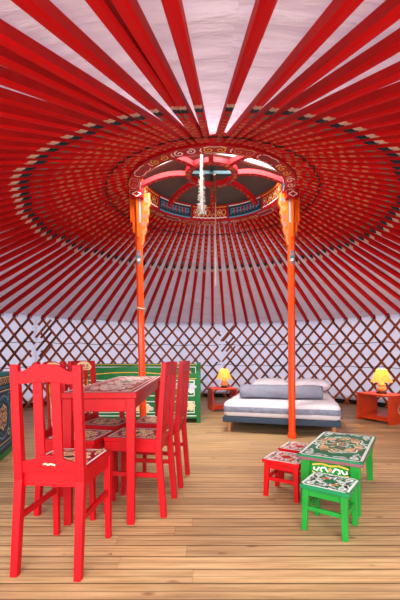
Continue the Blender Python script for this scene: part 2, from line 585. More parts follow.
def lath(mb, ang0, dirn, a0, a1, m):
    """one lath from the floor to the wall top; ang0 is its bearing at the top"""
    segs = []
    n = 14
    for i in range(n + 1):
        s = i / n
        ang = ang0 + dirn * SWEEP * (1 - s)
        if a0 - 0.05 <= ang <= a1 + 0.05:
            segs.append((s, ang))
    if len(segs) < 2:
        return
    rad = R + (0.012 if dirn > 0 else -0.002)
    slope = atan2(HT, radians(SWEEP) * R)
    hw = 0.0205
    b = len(mb.v)
    for s, ang in segs:
        t = radians(ang); z = HT * s
        tx, ty = cos(t), -sin(t)
        ox, oz = hw * sin(slope), hw * cos(slope)
        for e in (-1, 1):
            for d in (-0.0055, 0.0055):
                px = (rad + d) * sin(t) + tx * ox * e
                py = (rad + d) * cos(t) + ty * ox * e
                mb.v.append((px, py, max(0.0, z + e * oz * dirn)))
    for i in range(len(segs) - 1):
        p, q = b + 4 * i, b + 4 * (i + 1)
        for x, y in ((0, 1), (1, 3), (3, 2), (2, 0)):
            mb.face((p + x, p + y, q + y, q + x), m)
    mb.face((b, b + 2, b + 3, b + 1), m)
    e = b + 4 * (len(segs) - 1)
    mb.face((e, e + 1, e + 3, e + 2), m)


def lattice(a0, a1, label):
    mb = MB()
    k0 = int((PHASE - a1) / STEP) - 8
    k1 = int((PHASE - a0) / STEP) + 8
    rnd = random.Random(int(a0 * 10))
    for k in range(k0, k1):
        top = PHASE - STEP * k
        for d in (1, -1):
            lath(mb, top + rnd.uniform(-0.25, 0.25), d, a0, a1, 1 if rnd.random() < 0.22 else 0)
    # doubled laths where this section is lashed to the next one
    for d in (1, -1):
        for j in range(3):
            lath(mb, a0 + 2.0 + j * STEP * 0.8 + 0.45 * STEP, d, a0 - 0.6, a0 + 4.6, j % 2)
    o = mb.build('lattice_panel', ['lattice', 'lattice_dark'], loc=(CX, CY, 0))
    tag(o, label, 'lattice wall', 'lattice wall sections', 'thing')
    mb = MB()
    for z in (0.72, 1.16):
        pts = []
        n = int((a1 - a0) / 1.3)
        for i in range(n + 1):
            t = radians(a0 + (a1 - a0) * i / n)
            pts.append(((R - 0.012) * sin(t), (R - 0.012) * cos(t), z + 0.012 * sin(i * 0.9) + 0.01 * noise.noise(Vector((i * 0.3, z, 0)))))
        mb.tube(pts, 0.0055, 6)
    mb.build('tie_rope', 'rope_dark', o)


lattice(-112, -52.5, 'brown lattice wall section behind the painted navy chest')
lattice(-52.0, 5.0, 'brown lattice wall section behind the green daybed and dining chairs')
lattice(5.5, 61.5, 'brown lattice wall section behind the bed and the right lamp')
lattice(62.0, 112, 'brown lattice wall section curving out of view beyond the right nightstand')

# ------------------------------------------------------------------ roof poles
mb = MB()
ra, rb = 0.895, R + 0.03
wa, wb, da, db = 0.047, 0.053, 0.058, 0.058
p = []
nseg = 14
for i in range(nseg + 1):
    s = i / nseg
    r = ra + (rb - ra) * s
    w = wa + (wb - wa) * s; d = da + (db - da) * s
    if s > 0.985: w *= 0.7; d *= 0.75
    z = Z0(r)
    ch = w * 0.22
    p.append([(-w / 2 + ch, r, z), (w / 2 - ch, r, z), (w / 2, r, z + ch), (w / 2, r, z + d), (-w / 2, r, z + d), (-w / 2, r, z + ch)])
for ring in p:
    mb.v += ring
for i in range(nseg):
    for k in range(6):
        k2 = (k + 1) % 6
        mb.face((i * 6 + k, (i + 1) * 6 + k, (i + 1) * 6 + k2, i * 6 + k2), 1 if k in (2, 4) else 0)
mb.face(tuple(range(6)), 0)
mb.face(tuple(range(nseg * 6, nseg * 6 + 6))[::-1], 0)
pole0 = mb.build('roof_pole', ['pole', 'pole_side'], loc=(CX, CY, 0))
# a loop of dark cord ties the pole's foot to the lattice
lb = MB()
lb.tube([(0.036 * cos(t), R - 0.035 + 0.01 * sin(t), Z0(R) + 0.032 + 0.042 * sin(t)) for t in [2 * pi * k / 14 for k in range(14)]], 0.006, 6, closed=True)
loop0 = lb.build('cord_loop', 'rope_dark', pole0)

ORD = ['', 'first', 'second', 'third', 'fourth', 'fifth', 'sixth', 'seventh', 'eighth', 'ninth', 'tenth', 'eleventh', 'twelfth', 'thirteenth', 'fourteenth',
       'fifteenth', 'sixteenth', 'seventeenth', 'eighteenth', 'nineteenth', 'twentieth']
labels = []
nl = [a for a in near if a < 0]; nr = [a for a in near if a > 0]
for i, a_ in enumerate(sorted(nl, reverse=True)):
    labels.append((180 + a_ * -1, '%s red roof pole left of the widest canvas gap overhead' % ORD[i + 1]))
for i, a_ in enumerate(sorted(nr)):
    labels.append((180 - a_, '%s red roof pole right of the widest canvas gap overhead' % ORD[i + 1]))
zones = [(0, 45, 0, 'right of the thin cord hanging at the far side'), (45, 90, 90, 'towards the bed from the right orange post'),
         (90, 170, 90, 'towards the viewer from the right orange post'),
         (-45, 0, 0, 'left of the thin cord hanging at the far side'), (-90, -45, -90, 'towards the back wall from the left orange post'),
         (-170, -90, -90, 'towards the viewer from the left orange post')]
for lo, hi, ref, ph in zones:
    got = sorted([b for b in rest if lo <= b < hi], key=lambda b: abs(b - ref))
    for i, b in enumerate(got):
        labels.append((b, '%s red roof pole %s' % (ORD[i + 1], ph)))
for i, (b, lab) in enumerate(labels):
    if i == 0:
        po = pole0
    else:
        po = pole0.copy(); COL.objects.link(po)
        lo_ = loop0.copy(); COL.objects.link(lo_); lo_.parent = po
    po.location = (CX, CY, random.uniform(-0.004, 0.004))
    po.rotation_euler.z = -radians(b)
    tag(po, lab, 'roof pole', 'red roof poles fanning out from the crown')

# dark cord woven round the poles a little way below the crown
mb = MB()
mb.tube([((1.15 + 0.012 * sin(k * 2.1)) * sin(2 * pi * k / 180), (1.15 + 0.012 * sin(k * 2.1)) * cos(2 * pi * k / 180), Z0(1.15) + 0.001 + 0.006 * sin(k * 2.2)) for k in range(180)], 0.0065, 6, closed=True)
o = mb.build('pole_rope', 'rope_dark', loc=(CX, CY, 0))
tag(o, 'dark rope ringing the red poles just outside the crown', 'rope', kind='thing')

# ------------------------------------------------------------------ crown
RO, RI, ZB, ZT = 0.922, 0.785, 2.735, 2.945
crown = thing('crown_ring', 'round red painted roof crown with eight spokes, held up by two orange posts', 'roof crown', (CX, CY, ZB))


def ring_mesh(ro, ri, z0, z1, n=96, rib=None):
    rib = ri if rib is None else rib
    mb = MB()
    for k in range(n):
        t = 2 * pi * k / n
        for r, z in ((rib, z0), (ro, z0), (ro, z1), (ri, z1)):
            mb.v.append((r * sin(t), r * cos(t), z))
    for k in range(n):
        a_, b_ = 4 * k, 4 * ((k + 1) % n)
        for i in range(4):
            j = (i + 1) % 4
            mb.face((a_ + i, a_ + j, b_ + j, b_ + i), 0)
    return mb


RB = 0.800     # the inner face leans outwards to its lower edge
mb = ring_mesh(RO, RI, 0.0, ZT - ZB, rib=RB)
# scrolls on the underside
under = lambda t0: (lambda u, v: ((0.861 + v * 0.85) * sin(t0 + u / 0.861), (0.861 + v * 0.85) * cos(t0 + u / 0.861), -0.0015))
ncs = 20
for k in range(ncs):
    t0 = 2 * pi * k / ncs
    mp = under(t0)
    kind = k % 5
    c1_, c2_ = [(2, 1), (1, 3), (2, 4), (4, 1), (3, 2)][kind]
    mb.ribbon(spiral(-0.052, 0.0, 0.050, 1.35, pi * 0.5), 0.0125, mp, c1_)
    mb.ribbon(spiral(0.052, 0.0, 0.050, 1.35, pi * 0.5, -1), 0.0125, mp, c1_)
    mb.ribbon([(-0.1, 0.045), (-0.05, 0.06), (0, 0.05), (0.05, 0.06), (0.1, 0.045)], 0.009, mp, c2_)
    mb.ribbon([(-0.1, -0.045), (-0.05, -0.06), (0, -0.05), (0.05, -0.06), (0.1, -0.045)], 0.009, mp, c2_)
    mb.ribbon([(0.118, -0.035), (0.130, 0.0), (0.118, 0.035)], 0.011, mp, 1)
# inner face: red scroll sections between blue key-pattern sections, four of each
H_ = ZT - ZB
rin = lambda v, d: (RI + RB) / 2 - (RB - RI) * v * 1.2 / H_ - d
inner = lambda t0: (lambda u, v: (rin(v, 0.003) * sin(t0 + u / RI), rin(v, 0.003) * cos(t0 + u / RI), H_ / 2 + v * 1.2))
L = 2 * pi * RI / 10 / 2


def seg_band(t0, y0, y1, m, half):
    mp = inner(t0)
    n = 12
    mb.ribbon([(-half + 2 * half * i / n, (y0 + y1) / 2) for i in range(n + 1)], y1 - y0, mp, m)


for k in range(10):
    t0 = 2 * pi * k / 10
    mp2 = (lambda t0: (lambda u, v: (rin(v, 0.005) * sin(t0 + u / RI), rin(v, 0.005) * cos(t0 + u / RI), H_ / 2 + v * 1.2)))(t0)
    if k % 2 == 0:
        mb.ribbon([(-L + 0.03 + (2 * L - 0.06) * i / 48, 0.034 * sin(2 * pi * i / 12)) for i in range(49)], 0.010, mp2, 2)
        mb.ribbon([(-L + 0.03 + (2 * L - 0.06) * i / 48, -0.034 * sin(2 * pi * i / 12)) for i in range(49)], 0.010, mp2, 6)
        for q in range(8):
            u = -L + 0.03 + (2 * L - 0.06) * (q + 0.5) / 8
            mb.blot([(u - 0.012, 0), (u, -0.012), (u + 0.012, 0), (u, 0.012)], mp2, 4 if q % 2 else 1)
        mb.ribbon([(-L + 0.02 + (2 * L - 0.04) * i / 16, -0.058 + 0.008 * (i % 2)) for i in range(17)], 0.012, mp2, 1)
        mb.ribbon([(-L + 0.02 + (2 * L - 0.04) * i / 16, 0.060) for i in range(17)], 0.010, mp2, 2)
    else:
        seg_band(t0, -0.07, 0.07, 4, L * 0.98)
        for j in range(-4, 5):
            c_ = j * 0.047
            mb.ribbon([(c_ - 0.018, -0.03), (c_ - 0.018, 0.03), (c_ + 0.018, 0.03), (c_ + 0.018, -0.012), (c_, -0.012), (c_, 0.01)], 0.009, mp2, 3 if j % 2 else 5)
        mb.ribbon([(-L * 0.95 + 1.9 * L * i / 12, -0.062) for i in range(13)], 0.013, mp2, 5)
        mb.ribbon([(-L * 0.95 + 1.9 * L * i / 12, 0.062) for i in range(13)], 0.011, mp2, 1)
rim = mb.build('rim', ['red', 'white', 'yellow', 'pink', 'teal_dark', 'sky', 'peach'], crown)

HZ = 0.205      # hub height over the rim's underside
mb = ring_mesh(0.295, 0.225, HZ, HZ + 0.05, 64)
hm = lambda t0: (lambda u, v: ((0.26 + v) * sin(t0 + u / 0.26), (0.26 + v) * cos(t0 + u / 0.26), HZ - 0.0015))
for k in range(12):
    t0 = 2 * pi * k / 12
    mb.ribbon(spiral(-0.03, 0, 0.024, 1.2, 0), 0.008, hm(t0), 1 if k % 2 else 2)
    mb.ribbon(spiral(0.035, 0, 0.024, 1.2, pi, -1), 0.008, hm(t0), 3)
mb.build('hub', ['red', 'yellow', 'teal', 'peach'], crown)
for k in range(8):
    t = 2 * pi * k / 8 + radians(3)
    mb = MB()
    pts = []
    n = 8
    for i in range(n + 1):
        s = i / n
        r = 0.285 + (0.80 - 0.285) * s
        z = HZ + 0.025 + 0.03 * sin(pi * s) - (HZ + 0.025 - 0.12) * s ** 1.4
        pts.append((r, z))
    hw = 0.026
    b = len(mb.v)
    for r, z in pts:
        for e in (-1, 1):
            for d in (-0.025, 0.025):
                mb.v.append((r * sin(t) + e * hw * cos(t), r * cos(t) - e * hw * sin(t), z + d))
    for i in range(n):
        p_, q_ = b + 4 * i, b + 4 * (i + 1)
        for x, y in ((0, 1), (1, 3), (3, 2), (2, 0)):
            mb.face((p_ + x, p_ + y, q_ + y, q_ + x), 0)
    mb.face((b, b + 2, b + 3, b + 1)); e_ = b + 4 * n; mb.face((e_, e_ + 1, e_ + 3, e_ + 2))
    # painted chain along the underside
    for i in range(1, n):
        (r, z), (r2, z2) = pts[i], pts[i + 1]
        sl = (z2 - z) / (r2 - r)
        mp = lambda u, v, r=r, z=z, sl=sl: ((r + u) * sin(t) + v * cos(t), (r + u) * cos(t) - v * sin(t), z + sl * u - 0.0268)
        mb.ribbon(spiral(0.02, 0, 0.013, 1.0, i), 0.005, mp, 1 + i % 3)
    mb.build('spoke', ['red', 'peach', 'teal', 'yellow'], crown)
mb = MB()
mb.box(-0.228, 0.228, -0.02, 0.02, HZ + 0.012, HZ + 0.05)
mb.box(-0.02, 0.02, -0.228, 0.228, HZ + 0.05, HZ + 0.085)
mb.build('cross_bar', 'teal_dark', crown, 0.003)
mb = MB()
mb.tube([(0.03, -0.02, HZ + 0.01), (0.035, 0.06, HZ - 0.01), (0.03, 0.24, HZ - 0.006), (0.035, 0.29, HZ - 0.03)], 0.014, 8)
mb.tube([(0.035, 0.29, HZ - 0.02), (0.05, 0.33, HZ - 0.03), (0.06, 0.36, HZ - 0.09), (0.062, 0.37, HZ - 0.13)], 0.012, 8)
mb.box(0.005, 0.065, 0.27, 0.35, HZ - 0.04, HZ + 0.03)
mb.build('strap', 'leather', crown, 0.003)

# felt cover drawn over the far half of the crown
mb = MB()
nx, ny = 28, 16
for j in range(ny + 1):
    for i in range(nx + 1):
        u = -1 + 2 * i / nx
        hw = 0.98
        x = u * hw
        y0 = -0.13 + 0.03 * sin(u * 5.0) + 0.30 * abs(u) ** 1.4
        y1 = max(y0 + 0.01, sqrt(max(0, 1.02 ** 2 - x * x)))
        y = y0 + (y1 - y0) * j / ny
        rr = min(1.0, hypot(x, y) / 1.0)
        z = 0.38 - 0.18 * rr ** 2.2 + 0.02 * noise.noise(Vector((x * 4, y * 4, 1.3)))
        mb.v.append((x, y, z))
for j in range(ny):
    for i in range(nx):
        b = j * (nx + 1) + i
        mb.face((b, b + 1, b + nx + 2, b + nx + 1))
o = mb.build('crown_cover', 'felt', smooth=True, loc=(CX, CY, ZB))
md = o.modifiers.new('thickness', 'SOLIDIFY'); md.thickness = 0.012; md.offset = 1
tag(o, 'dark brown felt cover drawn over the far half of the roof crown', 'felt cover')

# hanging white horsehair tassel and the thin cord
tx, ty, tz = (201.5 - 200) / 356 * 3.62 , 3.62, 2.90
tas = thing('horsehair_tassel', 'shaggy white horsehair tassel hanging inside the roof crown', 'tassel', (tx, ty, 2.36))
mb = MB()
mb.tube([(0, 0, 0.60 - 0.6 * i / 12) for i in range(13)], lambda s: 0.012 + 0.006 * s, 8)
mb.tube([(0, 0, 0.60), (0.0, 0.06, 0.68), (0.0, 0.16, 0.72)], 0.006, 6)
mb.build('core', 'hair', tas)
mb = MB()
rnd = random.Random(3)
for k in range(300):
    s = rnd.random() ** 0.75
    z = 0.6 - 0.6 * s
    t = rnd.uniform(0, 2 * pi)
    ln = (0.016 + 0.036 * s) * rnd.uniform(0.5, 1.2)
    d = Vector((cos(t), sin(t), rnd.uniform(-1.2, 0.5))).normalized()
    p0_ = Vector((0.008 * cos(t), 0.008 * sin(t), z))
    mb.beam(p0_, p0_ + d * ln, 0.0040, 0.0040, 0.001, 0.001, side=(0, 0.3, 1))
mb.build('hair', 'hair', tas)
mb = MB()
hx = (215.5 - 200) / 356 * 4.66 - CX
mb.tube([(hx, 0.66, 0.24 - 1.06 * i / 16 + 0.0) for i in range(17)], 0.0065, 6)
mb.tube([(hx, 0.66, -0.82 - 0.02 * i) for i in range(5)], lambda s: 0.010 * (1 - 0.5 * s), 6)
o = mb.build('hanging_cord', 'rope_pale', loc=(CX, CY, ZB))
tag(o, 'thin pale cord hanging straight down from the far side of the crown', 'cord')


# ------------------------------------------------------------------ posts
def post(x0, y0, x1, label, flip, band):
    """x0: foot, x1: top; flip: -1 when the carved wing points right"""
    th = thing('roof_post', label, 'post', (x0, y0, 0), 0, 'orange posts under the crown')
    top = ZB - 0.0
    dx = x1 - x0
    at = lambda z: dx * z / top
    mb = MB()
    nz = [(0, 0.085), (0.06, 0.085), (0.07, 0.072), (1.7, 0.074), (2.2, 0.078), (top, 0.10)]
    for i in range(len(nz) - 1):
        (za, w0), (zb, w1) = nz[i], nz[i + 1]
        n = 8
        q = lambda z, w: [(at(z) + w / 2 * 1.08 * cos(pi / 8 + 2 * pi * k / n), w / 2 * 1.08 * sin(pi / 8 + 2 * pi * k / n), z) for k in range(n)]
        mb.add(q(za, w0) + q(zb, w1), [(k, (k + 1) % n, n + (k + 1) % n, n + k) for k in range(n)] + ([tuple(range(n))[::-1]] if i == 0 else []) + ([tuple(range(n, 2 * n))] if i == len(nz) - 2 else []))
    mb.build('shaft', 'orange', th, 0.003)
    s = -flip
    # carved wing towards the middle of the tent
    mb = MB()
    prof = [(2.16, 0.03), (2.22, 0.045), (2.28, 0.05), (2.33, 0.075), (2.37, 0.07), (2.42, 0.095), (2.47, 0.09), (2.52, 0.11), (2.57, 0.10), (2.62, 0.125), (2.68, 0.115), (2.735, 0.12)]
    inn = [(at(z) + s * 0.02, z) for z, w in prof]
    out = [(at(z) + s * (w + 0.02), z) for z, w in prof]
    mb.strip_prism(out, inn, lambda u, v, t: (u, t, v), -0.022, 0.022)
    for face_y in (-0.0235,):
        mp = lambda u, v: (u, face_y, v)
        for j, z in enumerate((2.30, 2.39, 2.48, 2.57, 2.66)):
            mb.ribbon(spiral(at(z) + s * 0.085 * (0.75 + 0.1 * j), z, 0.030, 1.8, 0.5 + j), 0.007, mp, 1 + j % 3)
        mb.ribbon([(at(z) + s * (w + 0.008), z) for z, w in prof], 0.010, mp, 1)
    mb.build('carved_wing', ['orange_lt', 'peach', 'teal', 'pink'], th, 0.002)
    # plain bracket on the outer side, ending in steps
    mb = MB()
    for (z0, z1, w, o_) in ((2.30, 2.73, 0.028, 0.050), (2.42, 2.73, 0.024, 0.078)):
        mb.beam((at(z0) - s * o_, 0, z0), (at(z1) - s * o_, 0, z1), w, 0.05, side=(1, 0, 0))
    mb.build('side_bracket', 'orange_lt', th, 0.004)
    # painted strips on the front of the capital
    mb = MB()
    mb.beam((at(2.24), -0.047, 2.24), (at(2.70), -0.056, 2.70), 0.026, 0.012, side=(1, 0, 0))
    mb.build('painted_strip', 'orange_lt', th, 0.002)
    mb = MB()
    mb.beam((at(2.40) + s * 0.022, -0.048, 2.40), (at(2.66) + s * 0.026, -0.055, 2.66), 0.014, 0.010, side=(1, 0, 0))
    mb.build('painted_strip', 'sky', th, 0.002)
    # block where the post meets the crown
    mb = MB()
    mb.box(at(2.73) - 0.07, at(2.73) + 0.07, -0.085, 0.05, 2.66, ZB + 0.02)
    mpf = lambda u, v: (at(2.73) + u, -0.0865, 2.70 + v)
    mb.ribbon(ellipse(0, 0, 0.04, 0.022, 20, 4, 0.2), 0.009, mpf, 1)
    mb.build('socket_block', ['red', 'white'], th, 0.006)
    # medallion
    z = 2.02
    mb = MB()
    mp = lambda u, v: (at(z + v) + u, -0.0385, z + v)
    mb.blot([(0, -0.10), (0.022, -0.04), (0.026, 0), (0.022, 0.04), (0, 0.10), (-0.022, 0.04), (-0.026, 0), (-0.022, -0.04)], mp, 0)
    mp2 = lambda u, v: (at(z + v) + u, -0.040, z + v)
    mb.ribbon(spiral(0, 0.028, 0.018, 1.2, 0), 0.008, mp2, 1)
    mb.ribbon(spiral(0, -0.028, 0.018, 1.2, pi), 0.008, mp2, 2)
    mb.build('medallion', ['teal', 'pink', 'white'], th)
    if band:
        mb = MB()
        mb.tube([(at(1.45) + 0.043 * cos(t), 0.043 * sin(t), 1.448 + 0.006 * sin(2 * t)) for t in [2 * pi * k / 20 for k in range(20)]], 0.008, 6, closed=True)
        tag(mb.build('cord_band', 'rope_pale', th), 'pale cord tied round the post')
    return th


post((143.5 - 200) / 356 * 3.99, 3.99, (138 - 200) / 356 * 3.99, 'left orange post, behind the far end of the red dining table', -1, True)
post((292 - 200) / 356 * 3.99, 3.99, (291 - 200) / 356 * 3.99, 'right orange post, in front of the bed', 1, False)

# ------------------------------------------------------------------ dining chairs
CW, CD, SH = 0.308, 0.332, 0.445


def make_chair():
    t = thing('dining_chair', '', 'chair', group='red dining chairs round the table')
    hw = CW / 2
    # seat with painted top
    mb = MB()
    mb.box(-hw + 0.004, hw - 0.004, 0.012, CD, SH - 0.022, SH)
    mp = lambda u, v: (u, 0.018 + (CD - 0.018) / 2 + v, SH + 0.0012)
    a_, b_ = hw - 0.004, (CD - 0.018) / 2
    mb.blot([(-a_ + .03, -b_ + .03), (a_ - .03, -b_ + .03), (a_ - .03, b_ - .03), (-a_ + .03, b_ - .03)], lambda u, v: (u, 0.018 + b_ + v, SH + 0.0007), 2)
    rect_line(mb, a_ - 0.020, b_ - 0.020, 0.011, mp, 1)
    mb.blot(ellipse(0, 0, 0.088, 0.088, 64, 8, 0.14)[:-1], lambda u, v: (u, 0.018 + b_ + v, SH + 0.0010), 3)
    medallion(mb, 0.108, 0.108, 0.006, mp, 1, 2, 4)
    corner_scrolls(mb, a_ - 0.03, b_ - 0.03, 0.036, 0.010, mp, 3, 1)
    for k in range(6):
        th = 2 * pi * k / 6
        mb.ribbon(spiral(0.058 * cos(th), 0.058 * sin(th), 0.020, 1.0, th), 0.007, mp, 4 if k % 2 else 3)
    mp3 = lambda u, v: (u, 0.018 + b_ + v, SH + 0.0018)
    mb.blot([(-0.03, -0.006), (0, -0.016), (0.03, -0.006), (0.034, 0.006), (0, 0.018), (-0.034, 0.006)], mp3, 5)
    mb.build('seat', ['red', 'white', 'red_dark', 'cream', 'yellow', 'black'], t, 0.003)
    # aprons under the seat
    mb = MB()
    mb.box(-hw + 0.03, hw - 0.03, 0.006, 0.022, SH - 0.078, SH - 0.022)
    mb.box(-hw + 0.03, hw - 0.03, CD - 0.032, CD - 0.014, SH - 0.078, SH - 0.022)
    for s in (-1, 1):
        mb.box(s * (hw - 0.016) - 0.008, s * (hw - 0.016) + 0.008, 0.02, CD - 0.02, SH - 0.078, SH - 0.022)
    mb.build('apron', 'red', t, 0.002)
    for s in (-1, 1):
        # rear leg runs up into the back post
        x = s * (hw - 0.018)
        mb = MB()
        mb.beam((x * 1.015, -0.026, 0), (x, 0.006, SH - 0.05), 0.030, 0.034, 0.037, 0.036)
        mb.beam((x, 0.006, SH - 0.05), (x, -0.030, 0.884), 0.037, 0.036, 0.036, 0.026)
        mb.build('rear_leg', 'red', t, 0.003)
        mb = MB()
        mb.beam((x * 1.01, CD - 0.012, 0), (x, CD - 0.024, SH - 0.022), 0.026, 0.026, 0.036, 0.034)
        mb.build('front_leg', 'red', t, 0.003)
        mb = MB()
        mb.beam((x, 0.0, 0.235), (x, CD - 0.022, 0.235), 0.016, 0.026, side=(1, 0, 0))
        mb.build('stretcher', 'red', t, 0.002)
    # crest rail: low at the posts, ogee up to a flat middle; carved cream flower on the front
    lean = lambda z: 0.006 - 0.036 * (z - (SH - 0.05)) / (0.884 - SH + 0.05)
    n = 24
    iw = hw - 0.034
    top, bot = [], []
    for i in range(n + 1):
        u = -1 + 2 * i / n
        q = 1 - abs(u)
        sm_ = min(1, max(0, q / 0.72)); sm_ = sm_ * sm_ * (3 - 2 * sm_)
        top.append((u * iw, 0.852 + 0.034 * sm_ + 0.006 * max(0, (0.15 - q) / 0.15)))
        bot.append((u * iw, 0.808 + 0.004 * cos(u * pi)))
    mb = MB()
    mb.strip_prism(top, bot, lambda u, v, t_: (u, lean(v) + t_, v), -0.011, 0.011)
    mpf = lambda u, v: (u, lean(0.85 + v) + 0.0125, 0.85 + v)
    mb.blot([(-0.105, -0.012), (-0.08, -0.034), (0.08, -0.034), (0.105, -0.012), (0.075, 0.016), (0.035, 0.030), (-0.035, 0.030), (-0.075, 0.016)], mpf, 1)
    mpf2 = lambda u, v: (u, lean(0.85 + v) + 0.0138, 0.85 + v)
    for u in (-0.045, 0, 0.045):
        mb.ribbon(spiral(u, -0.004, 0.016, 1.9, u * 30), 0.004, mpf2, 2)
    mb.ribbon([(-0.07, -0.02), (0, -0.026), (0.07, -0.02)], 0.005, mpf2, 2)
    mb.build('crest_rail', ['red', 'cream', 'red_dark'], t, 0.002)
    # lower rail of the back
    top = [(-iw + 2 * iw * i / n, SH + 0.03 + 0.028 * sin(pi * i / n) ** 2) for i in range(n + 1)]
    bot = [(-iw + 2 * iw * i / n, SH - 0.02) for i in range(n + 1)]
    mb = MB()
    mb.strip_prism(top, bot, lambda u, v, t_: (u, lean(v) + t_, v), -0.010, 0.008)
    mpb = lambda u, v: (u, lean(SH + 0.03) - 0.0125, SH + 0.020 + v)
    mb.ribbon([(-0.022, 0.0), (-0.012, 0.004), (-0.002, -0.001), (0.01, 0.003), (0.022, 0.001), (0.030, -0.003)], 0.0065, mpb, 1)
    mb.build('lower_rail', ['red', 'cream'], t, 0.002)
    for s in (-1, 1):
        mb = MB()
        x = s * 0.040
        mb.beam((x, lean(SH + 0.02), SH + 0.03), (x, lean(0.82), 0.82), 0.040, 0.013, side=(1, 0, 0))
        # baluster figure painted on the front
        mpv = lambda u, v: (x + u, lean(0.62 + v) + 0.0080, 0.62 + v)
        mb.ribbon([(0, -0.14), (0, -0.09)], lambda q: 0.010 + 0.012 * q, mpv, 1)
        mb.ribbon([(0, -0.085), (0, -0.02), (0, 0.06)], lambda q: 0.024 - 0.014 * q, mpv, 1)
        mb.ribbon([(0, 0.065), (0, 0.10), (0, 0.13)], lambda q: 0.010 + 0.010 * sin(pi * q), mpv, 2)
        mb.build('back_slat', ['red', 'cream', 'yellow'], t, 0.002)
    return t


chair = make_chair()
chair.location = (-0.634, 1.502, 0); chair.rotation_euler.z = radians(-6)
chair['label'] = 'nearest red dining chair, seen from behind at the near table end'
dup(chair, (-0.212, 2.175, 0), radians(81.5), 'nearer of the two red chairs on the table side facing the bed')
dup(chair, (-0.140, 2.625, 0), radians(82.0), 'farther of the two red chairs on the table side facing the bed')
dup(chair, (-0.892, 2.190, 0), radians(-100), 'nearer red chair on the far long side, cream carved crest half hidden')
dup(chair, (-0.842, 2.620, 0), radians(-105), 'farther red chair on the far long side, cream carved crest fully showing')

# ------------------------------------------------------------------ dining table
TX0, TX1, TY0, TY1, TH = -0.770, -0.360, 1.915, 3.47, 0.722
tb = thing('dining_table', 'long red dining table with a cream and white painted top', 'table', ((TX0 + TX1) / 2, (TY0 + TY1) / 2, 0), radians(1.2))
hx_, hy_ = (TX1 - TX0) / 2, (TY1 - TY0) / 2
mb = MB()
mb.box(-hx_, hx_, -hy_, hy_, TH - 0.032, TH)
mp = lambda u, v: (u, v, TH + 0.0014)
rect_line(mb, hx_ - 0.016, hy_ - 0.018, 0.014, mp, 1)
rect_line(mb, hx_ - 0.046, hy_ - 0.055, 0.010, mp, 1)
corner_scrolls(mb, hx_ - 0.05, hy_ - 0.06, 0.055, 0.018, mp, 1, 2)
for cyy in (-0.43, 0.0, 0.43):
    mq = lambda u, v, c=cyy: (u, v + c, TH + 0.0018)
    mb.blot(ellipse(0, 0, 0.122, 0.195, 64, 8, 0.14)[:-1], lambda u, v, c=cyy: (u, v + c, TH + 0.0011), 1)
    mb.ribbon(ellipse(0, 0, 0.096, 0.155, 56, 8, 0.14, pi), 0.009, mq, 0)
    mb.ribbon(ellipse(0.02, 0, 0.042, 0.07, 30), 0.008, mq, 0)
    mb.ribbon(ellipse(-0.02, 0, 0.042, 0.07, 30), 0.010, mq, 2)
    for k in range(8):
        an = 2 * pi * k / 8
        mb.ribbon(spiral(0.072 * cos(an), 0.115 * sin(an), 0.024, 1.1, an), 0.0065, mq, (0, 2)[k % 2])
        mb.ribbon(spiral(0.135 * cos(an + .39), 0.225 * sin(an + .39), 0.024, 1.1, an), 0.010, mq, (1, 2)[k % 2])
for cyy in (-0.215, 0.215):
    mq = lambda u, v, c=cyy: (u, v + c, TH + 0.0018)
    for sx in (-1, 1):
        mb.ribbon(spiral(sx * 0.10, 0, 0.036, 1.3, 0, sx), 0.014, mq, 1)
        mb.ribbon(spiral(sx * 0.05, 0.03, 0.022, 1.2, 1, sx), 0.011, mq, 2)
mb.blot([(-0.03, -0.03), (0, -0.06), (0.03, -0.03), (0.05, 0), (0.03, 0.03), (0, 0.06), (-0.03, 0.03), (-0.05, 0)], lambda u, v: (u, v, TH + 0.0024), 4)
mb.build('table_top', ['red', 'white', 'cream', 'yellow', 'black'], tb, 0.004)
mb = MB()
for s in (-1, 1):
    mb.box(-hx_ + 0.03, hx_ - 0.03, s * (hy_ - 0.035) - 0.01, s * (hy_ - 0.035) + 0.01, TH - 0.105, TH - 0.032)
    mb.box(s * (hx_ - 0.035) - 0.01, s * (hx_ - 0.035) + 0.01, -hy_ + 0.03, hy_ - 0.03, TH - 0.105, TH - 0.032)
mb.build('apron', 'red', tb, 0.002)
for sx in (-1, 1):
    for sy in (-1, 1):
        mb = MB()
        x, y = sx * (hx_ - 0.034), sy * (hy_ - 0.036)
        mb.beam((x, y, 0), (x, y, TH - 0.032), 0.040, 0.040, 0.050, 0.050)
        if sy < 0:
            for z in (0.60, 0.625, 0.65):
                mb.blot([(x - 0.008 + 0.006, y - 0.0262, z), (x + 0.008, y - 0.0262, z), (x + 0.008, y - 0.0262, z + 0.012), (x, y - 0.0262, z + 0.012)], lambda *p: p, 1) if False else None
        mb.build('leg', ['red', 'cream'], tb, 0.004)


